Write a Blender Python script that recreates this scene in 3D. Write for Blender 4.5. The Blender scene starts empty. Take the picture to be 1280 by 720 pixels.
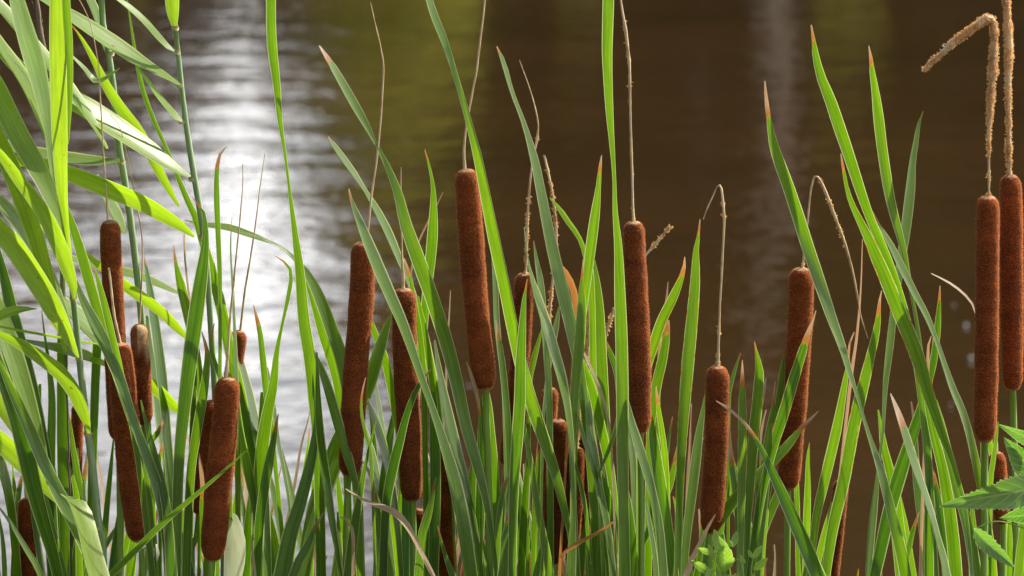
import bpy, math, random
import numpy as np
from mathutils import Vector, noise

S = bpy.context.scene
COL = S.collection
R = math.radians
rnd = random.Random(7)

# ------------------------------------------------------------------ camera
CAM_D, PITCH, ZC = 3.0, R(9.0), 1.25
CAM = Vector((0, -CAM_D, ZC + CAM_D * math.tan(PITCH)))
FOV = R(15.8)
cd = bpy.data.cameras.new('camera')
cam = bpy.data.objects.new('camera', cd)
COL.objects.link(cam)
cam.location = CAM
cam.rotation_euler = (math.pi / 2 - PITCH, 0, 0)
cd.sensor_width = 36
cd.lens = 18 / math.tan(FOV / 2)
cd.clip_start = 0.05
cd.clip_end = 2000
cd.dof.use_dof = True
cd.dof.focus_distance = CAM_D / math.cos(PITCH)
cd.dof.aperture_fstop = 13.0
S.camera = cam
TH = math.tan(FOV / 2)

# ------------------------------------------------------------------ light
SUN_AZ, SUN_EL = R(58), R(46)
SUN = Vector((math.sin(SUN_AZ) * math.cos(SUN_EL), math.cos(SUN_AZ) * math.cos(SUN_EL), math.sin(SUN_EL)))
world = bpy.data.worlds.new('World')
S.world = world
world.use_nodes = True
wn, wl = world.node_tree.nodes, world.node_tree.links
sky = wn.new('ShaderNodeTexSky')
sky.sky_type = 'NISHITA'
sky.sun_disc = False
sky.sun_elevation = SUN_EL
sky.sun_rotation = SUN_AZ
sky.dust_density = 2.0
tcw = wn.new('ShaderNodeTexCoord')
mpw = wn.new('ShaderNodeMapping')
mpw.inputs['Scale'].default_value = (1.6, 1.6, 5.0)
nzw = wn.new('ShaderNodeTexNoise')
nzw.inputs['Scale'].default_value = 2.2
nzw.inputs['Detail'].default_value = 6
rpw = wn.new('ShaderNodeValToRGB')
rpw.color_ramp.elements[0].position = 0.54
rpw.color_ramp.elements[1].position = 0.90
sxw = wn.new('ShaderNodeSeparateXYZ')
hzw = wn.new('ShaderNodeMapRange')          # white haze low over the horizon, all round
hzw.interpolation_type = 'SMOOTHSTEP'
hzw.inputs['From Min'].default_value = 0.29
hzw.inputs['From Max'].default_value = 0.0
adw = wn.new('ShaderNodeMath')
adw.operation = 'MAXIMUM'
adw.use_clamp = True
mxw = wn.new('ShaderNodeMix')
mxw.data_type = 'RGBA'
dtw = wn.new('ShaderNodeVectorMath')         # haze and cloud glow brighter on the sun's side of the sky
dtw.operation = 'DOT_PRODUCT'
dtw.inputs[1].default_value = SUN
dmw = wn.new('ShaderNodeMapRange')
dmw.interpolation_type = 'SMOOTHSTEP'
dmw.inputs['From Min'].default_value = -0.45
dmw.inputs['From Max'].default_value = 0.55
dmw.inputs['To Min'].default_value = 0.10
dmw.inputs['To Max'].default_value = 1.0
vsw = wn.new('ShaderNodeVectorMath')
vsw.operation = 'SCALE'
vsw.inputs[0].default_value = (52, 51.8, 51)
wl.new(tcw.outputs['Generated'], dtw.inputs[0])
wl.new(dtw.outputs['Value'], dmw.inputs['Value'])
wl.new(dmw.outputs['Result'], vsw.inputs['Scale'])
wl.new(vsw.outputs['Vector'], mxw.inputs['B'])
wl.new(tcw.outputs['Generated'], mpw.inputs['Vector'])
wl.new(tcw.outputs['Generated'], sxw.inputs[0])
wl.new(sxw.outputs['Z'], hzw.inputs['Value'])
wl.new(mpw.outputs['Vector'], nzw.inputs['Vector'])
wl.new(nzw.outputs['Fac'], rpw.inputs['Fac'])
wl.new(rpw.outputs['Color'], adw.inputs[0])
wl.new(hzw.outputs['Result'], adw.inputs[1])
wl.new(adw.outputs[0], mxw.inputs['Factor'])
wl.new(sky.outputs['Color'], mxw.inputs['A'])
wl.new(mxw.outputs['Result'], wn['Background'].inputs['Color'])
wn['Background'].inputs['Strength'].default_value = 0.058

sd = bpy.data.lights.new('sun', 'SUN')
sd.energy = 5.0
sd.angle = R(0.5)
sd.color = (1.0, 0.93, 0.80)
so = bpy.data.objects.new('sun', sd)
so.rotation_euler = SUN.to_track_quat('Z', 'Y').to_euler()
COL.objects.link(so)
S.view_settings.view_transform = 'Standard'
S.view_settings.look = 'None'
S.view_settings.exposure = 1.0
S.view_settings.gamma = 1.0
S.cycles.max_bounces = 10
S.cycles.transmission_bounces = 8
S.cycles.diffuse_bounces = 5
S.cycles.transparent_max_bounces = 12
S.cycles.sample_clamp_indirect = 8
S.cycles.caustics_reflective = False


# ------------------------------------------------------------------ helpers
def P(px, py, Y=0.0):
    """point on the vertical plane at depth Y seen at photograph pixel px,py"""
    u = (px - 640) / 640 * TH
    v = (360 - py) / 640 * TH
    d = Vector((u, math.cos(PITCH) + v * math.sin(PITCH), -math.sin(PITCH) + v * math.cos(PITCH)))
    t = (Y - CAM.y) / d.y
    return CAM + d * t


def pxm(Y=0.0):
    return (CAM_D + Y) * TH / 640 / math.cos(PITCH)


def parse(s):
    return [tuple(float(q) for q in a.split(',')) for a in s.split()]


def catmull(pts, n):
    """resample rows of floats to n points along a Catmull-Rom curve, even in length"""
    A = np.array(pts, float)
    if len(A) == 2:
        t = np.linspace(0, 1, n)[:, None]
        return A[0] * (1 - t) + A[1] * t
    E = np.vstack([2 * A[0] - A[1], A, 2 * A[-1] - A[-2]])
    out = []
    for i in range(1, len(E) - 2):
        p0, p1, p2, p3 = E[i - 1], E[i], E[i + 1], E[i + 2]
        for k in range(16):
            t = k / 16
            out.append(0.5 * ((2 * p1) + (-p0 + p2) * t + (2 * p0 - 5 * p1 + 4 * p2 - p3) * t * t
                              + (-p0 + 3 * p1 - 3 * p2 + p3) * t ** 3))
    out.append(E[-2])
    out = np.array(out)
    L = np.concatenate([[0], np.cumsum(np.linalg.norm(np.diff(out[:, :3], axis=0), axis=1))])
    q = np.linspace(0, L[-1], n)
    return np.stack([np.interp(q, L, out[:, k]) for k in range(out.shape[1])], 1)


def mesh_obj(name, V, F, mat, parent=None, attrs=None, smooth=True):
    me = bpy.data.meshes.new(name)
    me.from_pydata([tuple(v) for v in V], [], F)
    if attrs:
        for k, vals in attrs.items():
            a = me.attributes.new(k, 'FLOAT', 'POINT')
            a.data.foreach_set('value', [float(x) for x in vals])
    if smooth:
        me.polygons.foreach_set('use_smooth', [True] * len(me.polygons))
    me.materials.append(mat)
    o = bpy.data.objects.new(name, me)
    COL.objects.link(o)
    if parent is not None:
        o.parent = parent
        o.matrix_parent_inverse = parent.matrix_basis.inverted()
    return o


def thing(name, label, cat, loc, group=None):
    o = bpy.data.objects.new(name, None)
    o.empty_display_size = 0.05
    COL.objects.link(o)
    o.location = loc
    o['label'] = label
    o['category'] = cat
    if group:
        o['group'] = group
    return o


def tag(o, label=None, cat=None, group=None, kind=None):
    for k, v in (('label', label), ('category', cat), ('group', group), ('kind', kind)):
        if v:
            o[k] = v
    return o


def tube(pts, nseg=10, cap=True):
    """pts: rows x,y,z,r -> verts, faces, and the attributes along/around"""
    V, F, al = [], [], []
    A = np.array(pts, float)
    T = np.gradient(A[:, :3], axis=0)
    ref = Vector((0.13, 1, 0.07)).normalized()
    L = 0
    for i, row in enumerate(A):
        t = Vector(T[i]).normalized()
        a = t.cross(ref).normalized()
        b = a.cross(t).normalized()
        if i:
            L += np.linalg.norm(A[i, :3] - A[i - 1, :3])
        for k in range(nseg):
            th = 2 * math.pi * k / nseg
            V.append(Vector(row[:3]) + (a * math.cos(th) + b * math.sin(th)) * row[3])
            al.append(L)
    for i in range(len(A) - 1):
        for k in range(nseg):
            k2 = (k + 1) % nseg
            F.append((i * nseg + k, i * nseg + k2, (i + 1) * nseg + k2, (i + 1) * nseg + k))
    if cap:
        F.append(tuple(range(nseg)))
        F.append(tuple(reversed(range((len(A) - 1) * nseg, len(A) * nseg))))
    return V, F, al


# ------------------------------------------------------------------ materials
class NT:
    def __init__(self, name):
        self.m = bpy.data.materials.new(name)
        self.m.use_nodes = True
        self.t = self.m.node_tree
        self.n = self.t.nodes
        self.l = self.t.links
        self.b = self.n['Principled BSDF']
        self.o = self.n['Material Output']

    def N(self, ty, **kw):
        x = self.n.new(ty)
        for k, v in kw.items():
            if k.startswith('_'):
                setattr(x, k[1:], v)
            else:
                key = k.replace('__', ' ')
                x.inputs[int(key[1:]) if key[0] == 'i' and key[1:].isdigit() else key].default_value = v
        return x

    def L(self, a, b):
        self.l.new(a, b)

    def attr(self, name):
        a = self.N('ShaderNodeAttribute', _attribute_name=name)
        return a.outputs['Fac']

    def math(self, op, a, b=None, clamp=False):
        x = self.N('ShaderNodeMath', _operation=op, _use_clamp=clamp)
        for i, v in enumerate((a, b)):
            if v is None:
                continue
            if isinstance(v, (int, float)):
                x.inputs[i].default_value = v
            else:
                self.L(v, x.inputs[i])
        return x.outputs[0]

    def mix(self, f, a, b, blend='MIX'):
        x = self.N('ShaderNodeMix', _data_type='RGBA', _blend_type=blend)
        for sock, v in (('Factor', f), ('A', a), ('B', b)):
            if isinstance(v, (int, float)):
                x.inputs[sock].default_value = v
            elif isinstance(v, tuple):
                x.inputs[sock].default_value = (*v, 1)
            else:
                self.L(v, x.inputs[sock])
        return x.outputs['Result']

    def ramp(self, f, stops):
        x = self.N('ShaderNodeValToRGB')
        e = x.color_ramp.elements
        while len(e) < len(stops):
            e.new(0.5)
        for el, (p, c) in zip(e, stops):
            el.position = p
            el.color = (*c, 1) if isinstance(c, tuple) else (c, c, c, 1)
        self.L(f, x.inputs['Fac'])
        return x.outputs['Color']

    def noise(self, vec, scale, detail=3, rough=0.5):
        x = self.N('ShaderNodeTexNoise', Scale=scale, Detail=detail, Roughness=rough)
        if vec is not None:
            self.L(vec, x.inputs['Vector'])
        return x.outputs['Fac']

    def combine(self, x, y, z=0.0):
        c = self.N('ShaderNodeCombineXYZ')
        for i, v in enumerate((x, y, z)):
            if isinstance(v, (int, float)):
                c.inputs[i].default_value = v
            else:
                self.L(v, c.inputs[i])
        return c.outputs[0]

    def bump(self, h, strength, dist):
        b = self.N('ShaderNodeBump', Strength=strength, Distance=dist)
        self.L(h, b.inputs['Height'])
        return b.outputs['Normal']


def leaf_material(name, base_a, base_b, trans_a, trans_b, edge, rough=0.42, tfac=0.5, veins=1.0, herb=False):
    t = NT(name)
    u, v, tone, dry, sd_ = (t.attr(k) for k in ('across', 'along', 'tone', 'dry', 'seed'))
    # lengthwise veins
    vec = t.combine(t.math('ADD', t.math('MULTIPLY', u, 8.0), t.math('MULTIPLY', sd_, 37.0)), t.math('MULTIPLY', v, 5.0), sd_)
    vein = t.noise(vec, 1.0, 4, 0.65)
    vec2 = t.combine(t.math('MULTIPLY', u, 2.2), t.math('MULTIPLY', v, 22.0), t.math('MULTIPLY', sd_, 11.0))
    blot = t.noise(vec2, 1.0, 4, 0.6)
    f = t.math('ADD', t.math('MULTIPLY', vein, 1.6 * veins), t.math('MULTIPLY', t.math('SUBTRACT', tone, 0.5), 0.9))
    f = t.math('SUBTRACT', f, 0.8 * veins - 0.5, True)
    base = t.mix(f, base_a, base_b)
    tr = t.mix(f, trans_a, trans_b)
    patch = t.ramp(blot, [(0.35, 0.78), (0.7, 1.12)])
    base = t.mix(1.0, base, patch, 'MULTIPLY')
    tr = t.mix(1.0, tr, patch, 'MULTIPLY')
    if herb:
        vs = t.attr('vs')
        lat = t.ramp(t.math('ABSOLUTE', t.math('SINE', t.math('MULTIPLY', vs, math.pi))), [(0.0, 1.0), (0.28, 0.0)])
        mid = t.ramp(t.math('ABSOLUTE', t.math('SUBTRACT', u, 0.5)), [(0.0, 1.0), (0.05, 0.0)])
        vv = t.math('MULTIPLY', t.math('MAXIMUM', lat, mid), 0.55)
        base = t.mix(vv, base, edge)
        tr = t.mix(vv, tr, edge)
    # specks and nicks
    sp = t.noise(t.combine(t.math('MULTIPLY', u, 3.5), t.math('MULTIPLY', v, 150.0), t.math('MULTIPLY', sd_, 23.0)), 1.0, 2, 0.5)
    sm = t.ramp(sp, [(0.735, 0.0), (0.77, 0.85)])
    base = t.mix(sm, base, (0.16, 0.07, 0.02))
    tr = t.mix(sm, tr, (0.22, 0.10, 0.02))
    # pale margins
    ed = t.math('ABSOLUTE', t.math('SUBTRACT', t.math('MULTIPLY', u, 2.0), 1.0))
    em = t.ramp(ed, [(0.86, 0.0), (0.96, 0.9)])
    base = t.mix(em, base, edge)
    tr = t.mix(em, tr, edge)
    # dead tissue: from the tip down, running further along the margins, and in spots
    dn = t.noise(t.combine(t.math('MULTIPLY', u, 2.0), t.math('MULTIPLY', v, 60.0), sd_), 1.0, 4, 0.7)
    dd = t.math('ADD', dry, t.math('MULTIPLY', t.math('SUBTRACT', dn, 0.5), 2.0))
    dd = t.math('ADD', dd, t.math('MULTIPLY', t.math('POWER', ed, 3.0), 0.6))
    dmask = t.ramp(dd, [(0.50, 0.0), (0.62, 1.0)])
    dcol = t.ramp(t.math('MULTIPLY', dd, 0.4), [(0.2, (0.13, 0.03, 0.006)), (0.25, (0.40, 0.11, 0.012)),
                                               (0.45, (0.42, 0.17, 0.045)), (0.72, (0.52, 0.37, 0.22)), (1.0, (0.66, 0.57, 0.44))])
    dcol = t.mix(t.math('MULTIPLY', vein, 0.5), dcol, (0.25, 0.12, 0.05))
    halo = t.ramp(dd, [(0.38, 0.0), (0.50, 0.7)])
    base = t.mix(halo, base, (0.30, 0.26, 0.03))
    tr = t.mix(halo, tr, (0.65, 0.50, 0.03))
    base = t.mix(dmask, base, dcol)
    tr = t.mix(dmask, tr, t.mix(0.5, dcol, (0.5, 0.22, 0.05)))
    t.L(base, t.b.inputs['Base Color'])
    t.b.inputs['Roughness'].default_value = rough
    t.b.inputs['Specular IOR Level'].default_value = 0.55
    nrm = t.bump(vein, 0.6, 0.0008)
    t.L(nrm, t.b.inputs['Normal'])
    tl = t.N('ShaderNodeBsdfTranslucent')
    t.L(tr, tl.inputs['Color'])
    ms = t.N('ShaderNodeMixShader', Fac=tfac)
    t.L(t.b.outputs[0], ms.inputs[1])
    t.L(tl.outputs[0], ms.inputs[2])
    t.L(ms.outputs[0], t.o.inputs['Surface'])
    return t.m


M_LEAF = leaf_material('cattail_leaf_green', (0.042, 0.10, 0.010), (0.15, 0.24, 0.05), (0.075, 0.23, 0.001), (0.25, 0.47, 0.003),
                       (0.66, 0.70, 0.34), 0.34, 0.45)
M_REED = leaf_material('reed_leaf_green', (0.09, 0.17, 0.022), (0.22, 0.32, 0.07), (0.24, 0.47, 0.003), (0.50, 0.74, 0.015),
                       (0.50, 0.60, 0.20), 0.38, 0.52)
M_PALE = leaf_material('bleached_or_overlit_leaf', (0.55, 0.58, 0.42), (0.75, 0.76, 0.62), (0.6, 0.66, 0.35), (0.8, 0.82, 0.6),
                       (0.8, 0.8, 0.7), 0.5, 0.6, 0.5)
M_HERB = leaf_material('herb_leaf_green', (0.13, 0.21, 0.06), (0.24, 0.33, 0.13), (0.09, 0.28, 0.01), (0.20, 0.45, 0.03),
                       (0.45, 0.6, 0.22), 0.45, 0.42, 0.5, True)


M_LIME = leaf_material('lime_leaf', (0.13, 0.25, 0.03), (0.22, 0.36, 0.06), (0.34, 0.66, 0.02), (0.55, 0.84, 0.08),
                       (0.6, 0.75, 0.3), 0.45, 0.5, 0.5, True)


def felt_material():
    t = NT('cattail_felt')
    g = t.N('ShaderNodeTexCoord').outputs['Object']
    fine = t.noise(g, 1500, 3, 0.65)
    mid = t.noise(g, 160, 4, 0.6)
    mpx = t.N('ShaderNodeMapping', Scale=(14, 14, 60))
    t.L(g, mpx.inputs['Vector'])
    big = t.noise(mpx.outputs[0], 1.0, 4, 0.6)
    c = t.ramp(fine, [(0.32, (0.045, 0.010, 0.003)), (0.5, (0.125, 0.032, 0.009)), (0.67, (0.37, 0.12, 0.036))])
    c = t.mix(0.75, c, t.ramp(mid, [(0.3, (0.68, 0.62, 0.58)), (0.7, (1.15, 1.1, 1.05))]), 'MULTIPLY')
    c = t.mix(0.8, c, t.ramp(big, [(0.30, (0.5, 0.42, 0.40)), (0.48, (0.92, 0.88, 0.86)), (0.70, (1.4, 1.35, 1.3))]), 'MULTIPLY')
    hv = t.attr('hue')
    c = t.mix(1.0, c, t.ramp(hv, [(0.0, (0.62, 0.6, 0.6)), (0.5, (1.0, 1.0, 1.0)), (1.0, (1.25, 1.12, 0.95))]), 'MULTIPLY')
    pn = t.attr('pale')
    pm = t.math('MULTIPLY', pn, t.ramp(mid, [(0.35, 0.3), (0.6, 1.0)]))
    c = t.mix(pm, c, (0.62, 0.48, 0.28))
    t.L(c, t.b.inputs['Base Color'])
    t.b.inputs['Roughness'].default_value = 0.95
    t.b.inputs['Specular IOR Level'].default_value = 0.15
    t.b.inputs['Sheen Weight'].default_value = 0.2
    t.b.inputs['Sheen Roughness'].default_value = 0.5
    t.b.inputs['Sheen Tint'].default_value = (0.9, 0.42, 0.2, 1)
    t.L(t.bump(fine, 0.35, 0.0005), t.b.inputs['Normal'])
    return t.m


def stem_material(name, a, b, rough=0.45, dark=None):
    t = NT(name)
    g = t.N('ShaderNodeTexCoord').outputs['Object']
    mp = t.N('ShaderNodeMapping', Scale=(600, 600, 12))
    t.L(g, mp.inputs['Vector'])
    f = t.noise(mp.outputs[0], 1.0, 4, 0.6)
    c = t.ramp(f, [(0.3, a), (0.7, b)])
    if dark:
        f2 = t.noise(g, 55, 4, 0.7)
        c = t.mix(t.ramp(f2, [(0.5, 0.0), (0.72, 0.8)]), c, dark)
    t.L(c, t.b.inputs['Base Color'])
    t.b.inputs['Roughness'].default_value = rough
    t.L(t.bump(f, 0.3, 0.0006), t.b.inputs['Normal'])
    return t.m


M_FELT = felt_material()
M_FUZZ = NT('head_fuzz')
M_FUZZ.b.inputs['Base Color'].default_value = (0.50, 0.17, 0.05, 1)
M_FUZZ.b.inputs['Roughness'].default_value = 0.8
_tl = M_FUZZ.N('ShaderNodeBsdfTranslucent', Color=(0.80, 0.30, 0.09, 1))
_ms = M_FUZZ.N('ShaderNodeMixShader', Fac=0.5)
M_FUZZ.L(M_FUZZ.b.outputs[0], _ms.inputs[1])
M_FUZZ.L(_tl.outputs[0], _ms.inputs[2])
M_FUZZ.L(_ms.outputs[0], M_FUZZ.o.inputs['Surface'])
M_FUZZ = M_FUZZ.m
M_STALK = stem_material('green_stalk', (0.12, 0.24, 0.025), (0.24, 0.38, 0.06), 0.4)
M_REEDSTEM = stem_material('reed_stem', (0.14, 0.24, 0.08), (0.28, 0.38, 0.18), 0.35)
M_NODE = stem_material('reed_node', (0.30, 0.26, 0.10), (0.5, 0.42, 0.2), 0.5)
M_SPIKE = stem_material('dry_spike', (0.42, 0.26, 0.11), (0.82, 0.64, 0.40), 0.6, (0.18, 0.07, 0.018))
M_FLUFF = stem_material('spike_fluff', (0.50, 0.25, 0.07), (0.90, 0.64, 0.30), 0.8, (0.30, 0.11, 0.025))
_n, _k = M_FLUFF.node_tree.nodes, M_FLUFF.node_tree.links
_tl = _n.new('ShaderNodeBsdfTranslucent')
_tl.inputs['Color'].default_value = (0.85, 0.55, 0.24, 1)
_ms = _n.new('ShaderNodeMixShader')
_ms.inputs[0].default_value = 0.5
_k.new(_n['Principled BSDF'].outputs[0], _ms.inputs[1])
_k.new(_tl.outputs[0], _ms.inputs[2])
_k.new(_ms.outputs[0], _n['Material Output'].inputs['Surface'])
M_PLUME = stem_material('dark_plume', (0.10, 0.07, 0.05), (0.26, 0.19, 0.14), 0.9)

# ------------------------------------------------------------------ water, bed and far bank
def water_material():
    t = NT('pond_water')
    g = t.N('ShaderNodeTexCoord').outputs['Object']
    mp = t.N('ShaderNodeMapping', Scale=(0.85, 1.0, 1.0))
    t.L(g, mp.inputs['Vector'])
    n1 = t.noise(mp.outputs[0], 1.9, 4, 0.62)
    n2 = t.noise(mp.outputs[0], 0.55, 2, 0.5)
    n3 = t.noise(mp.outputs[0], 8.0, 2, 0.5)
    h = t.math('ADD', t.math('ADD', t.math('MULTIPLY', n1, 0.026), t.math('MULTIPLY', n2, 0.010)), t.math('MULTIPLY', n3, 0.0022))
    murk = t.noise(g, 0.5, 3, 0.5)
    t.L(t.ramp(murk, [(0.3, (0.025, 0.0145, 0.0050)), (0.7, (0.038, 0.0195, 0.0070))]), t.b.inputs['Base Color'])
    t.b.inputs['Roughness'].default_value = 0.075
    t.b.inputs['IOR'].default_value = 1.333
    t.L(t.bump(h, 1.0, 0.55), t.b.inputs['Normal'])
    return t.m


def ground_material(name, a, b, sc):
    t = NT(name)
    g = t.N('ShaderNodeTexCoord').outputs['Object']
    f = t.noise(g, sc, 6, 0.65)
    t.L(t.ramp(f, [(0.35, a), (0.65, b)]), t.b.inputs['Base Color'])
    t.b.inputs['Roughness'].default_value = 0.9
    t.L(t.bump(f, 0.5, 0.1), t.b.inputs['Normal'])
    return t.m


def sheet(name, x0, x1, ys, zf, nx, mat, kind='structure'):
    V, F = [], []
    for y in ys:
        for i in range(nx + 1):
            x = x0 + (x1 - x0) * i / nx
            V.append((x, y, zf(x, y)))
    for j in range(len(ys) - 1):
        for i in range(nx):
            a = j * (nx + 1) + i
            F.append((a, a + 1, a + nx + 2, a + nx + 1))
    o = mesh_obj(name, V, F, mat)
    o['kind'] = kind
    return o


M_WATER = water_material()
M_MUD = ground_material('bank_mud', (0.05, 0.035, 0.02), (0.09, 0.075, 0.035), 3)
M_GRASSY = ground_material('bank_grass', (0.035, 0.06, 0.015), (0.07, 0.09, 0.03), 0.8)
M_WOOD_LEAF = NT('wood_foliage')
_t = M_WOOD_LEAF
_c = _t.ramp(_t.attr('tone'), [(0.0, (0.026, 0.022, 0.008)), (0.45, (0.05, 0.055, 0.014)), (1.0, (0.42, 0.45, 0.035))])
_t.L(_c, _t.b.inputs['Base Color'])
_t.b.inputs['Roughness'].default_value = 0.7
_tl = _t.N('ShaderNodeBsdfTranslucent')
_t.L(_t.mix(0.15, _c, (0.10, 0.10, 0.01)), _tl.inputs['Color'])
_ms = _t.N('ShaderNodeMixShader', Fac=0.45)
_t.L(_t.b.outputs[0], _ms.inputs[1])
_t.L(_tl.outputs[0], _ms.inputs[2])
_t.L(_ms.outputs[0], _t.o.inputs['Surface'])
M_WOOD_LEAF = _t.m
M_BARK = ground_material('bark', (0.06, 0.05, 0.04), (0.13, 0.10, 0.08), 4)
M_BIRCH = ground_material('pale_bark', (0.34, 0.25, 0.18), (0.52, 0.42, 0.32), 3)


def pond_z(x, y):
    return 0.0


ys = [-0.75] + [-0.5 + i * 0.5 for i in range(12)] + [6 + i * 2.5 for i in range(20)] + [58]
sheet('pond_water', -160, 160, ys, pond_z, 8, M_WATER)


def ground_z(x, y):
    if y < 30:
        k = max(0.0, min(1.0, (-0.35 - y) / 0.9))
        z = -0.45 + k * 0.75
        z += 0.04 * noise.noise(Vector((x * 1.3, y * 1.3, 0)))
        if y < -1.3:
            z = 0.30 + 0.03 * noise.noise(Vector((x, y, 3)))
        return z
    k = max(0.0, min(1.0, (y - 53) / 5))
    return -0.45 + k * 1.1 + (max(0, y - 58) * 0.02)


yg = [-60, -20, -8, -4, -2.5, -1.6, -1.3, -1.1, -0.9, -0.7, -0.5, -0.35, -0.1, 0.3, 1, 3, 8, 20, 40, 50, 53, 54.5, 56, 57, 58, 62, 75, 110, 400, 1500]
sheet('ground', -900, 900, yg, ground_z, 120, M_MUD)
sheet('far_bank', -300, 300, [55.6, 56.5, 57.2, 58, 61, 66, 75, 100, 160], lambda x, y: ground_z(x, y) + 0.02 + 0.25 * noise.noise(Vector((x * .3, y * .3, 1))), 200, M_GRASSY)


def far_wood():
    """one mass of woodland beyond the pond, seen in the water"""
    r = random.Random(3)
    V, F, tone = [], [], []
    TV, TF = [], []
    PV, PF = [], []

    def top_at(px):
        """treeline height by bearing"""
        st = [(-900, 8.5), (-200, 9.0), (60, 8.2), (140, 7.7), (190, 6.7), (235, 5.9), (300, 5.6), (340, 5.0), (400, 5.2), (440, 8.2), (500, 9.6),
              (545, 11.5), (600, 13.8), (680, 16), (840, 15.5), (868, 13.0), (900, 16), (1100, 17), (2200, 16)]
        xs = [a for a, b in st]
        return float(np.interp(px, xs, [b for a, b in st]))

    def quad(c, s, tn):
        n = Vector((r.gauss(0, 1), r.gauss(0, 1), r.gauss(0, 1))).normalized()
        a = n.orthogonal().normalized() * s
        b = n.cross(a) * 0.7
        i = len(V)
        V.extend([c - a, c - b * 0.8, c + a, c + b])
        F.append((i, i + 1, i + 2, i + 3))
        tone.extend([tn] * 4)

    def trunk(x, y, z1, rad, VV, FF):
        pts = [(x + 0.25 * math.sin(k * 1.3 + x), y, k * z1 / 6 - 0.3 + ground_z(x, y) * 0.5, rad * (1 - 0.11 * k)) for k in range(7)]
        v, f, _ = tube(pts, 7)
        i = len(VV)
        VV.extend(v)
        FF.extend([tuple(q + i for q in g) for g in f])

    px = -1500.0
    while px < 2800:
        inview = -150 < px < 1430
        for row, (Y, n) in enumerate(((59.5, 420 if inview else 160), (63, 480 if inview else 170), (68, 480 if inview else 170))):
            dist = Y + 3
            e = top_at(px + row * 9)
            x = (px - 640) / 640 * TH * dist + r.uniform(-.3, .3)
            H = dist * math.tan(R(e)) - 1.7
            if row == 0:
                H *= 0.62
            H *= (r.uniform(0.80, 1.12) if px > 240 else r.uniform(0.96, 1.1)) if e < 12 else r.uniform(0.95, 1.25)
            if H > 2.5 and r.random() < 0.7:
                trunk(x, Y, H * 0.9, 0.12 + 0.012 * H, TV, TF)
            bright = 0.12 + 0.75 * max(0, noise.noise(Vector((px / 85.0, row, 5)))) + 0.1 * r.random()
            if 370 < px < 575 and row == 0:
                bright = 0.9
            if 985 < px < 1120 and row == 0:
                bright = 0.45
            for k in range(n):
                z = H * (r.random() ** 0.8)
                w = 1.9 * (1 - 0.45 * (z / H) ** 2)
                th, rr = r.uniform(0, 6.28), w * math.sqrt(r.random())
                c = Vector((x + rr * math.cos(th), Y + rr * math.sin(th), z + 0.4))
                cl = noise.noise(c * 0.7)
                if cl < -0.28 and inview:
                    continue
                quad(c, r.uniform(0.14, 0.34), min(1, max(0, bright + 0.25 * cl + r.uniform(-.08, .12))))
        px += 26 if inview else 70
    # sunlit willow leaning out over the water, and two low sprays beside it
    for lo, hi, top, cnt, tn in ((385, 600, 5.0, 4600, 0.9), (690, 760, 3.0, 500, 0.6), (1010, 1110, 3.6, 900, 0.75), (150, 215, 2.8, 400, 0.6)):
        for k in range(cnt):
            p_ = r.uniform(lo, hi)
            Y = r.uniform(49.5, 53.5)
            edge = min(1, (p_ - lo) / 40, (hi - p_) / 100)
            if r.random() > 0.25 + edge:
                continue
            hh = top * (0.45 + 0.55 * edge) * (1 + 0.25 * noise.noise(Vector((p_ / 14, 2, 2))))
            c = Vector(((p_ - 640) / 640 * TH * (Y + 3), Y, 0.25 + hh * r.random()))
            if noise.noise(c * 0.9 + Vector((9, 0, 0))) < -0.18:
                continue
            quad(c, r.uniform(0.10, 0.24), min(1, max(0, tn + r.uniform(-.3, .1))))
    for px_, w_ in ((966, 0.32),):
        x = (px_ - 640) / 640 * TH * 60.5
        trunk(x, 57.4, 11, w_, PV, PF)
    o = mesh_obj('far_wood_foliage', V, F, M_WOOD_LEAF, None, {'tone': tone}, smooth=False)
    tag(o, kind='stuff')
    o2 = mesh_obj('far_wood_trunks', TV, TF, M_BARK)
    tag(o2, kind='stuff')
    o3 = mesh_obj('far_wood_pale_trunks', PV, PF, M_BIRCH)
    tag(o3, kind='stuff')


far_wood()


# ------------------------------------------------------------------ leaf blades
def yaw_of(mode, r):
    m = {'t': -22, 'r': 63, 'd': 12, 'g': -5, 's': 71}
    a = [m[c] + r.uniform(-7, 7) for c in mode]
    return a


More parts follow.
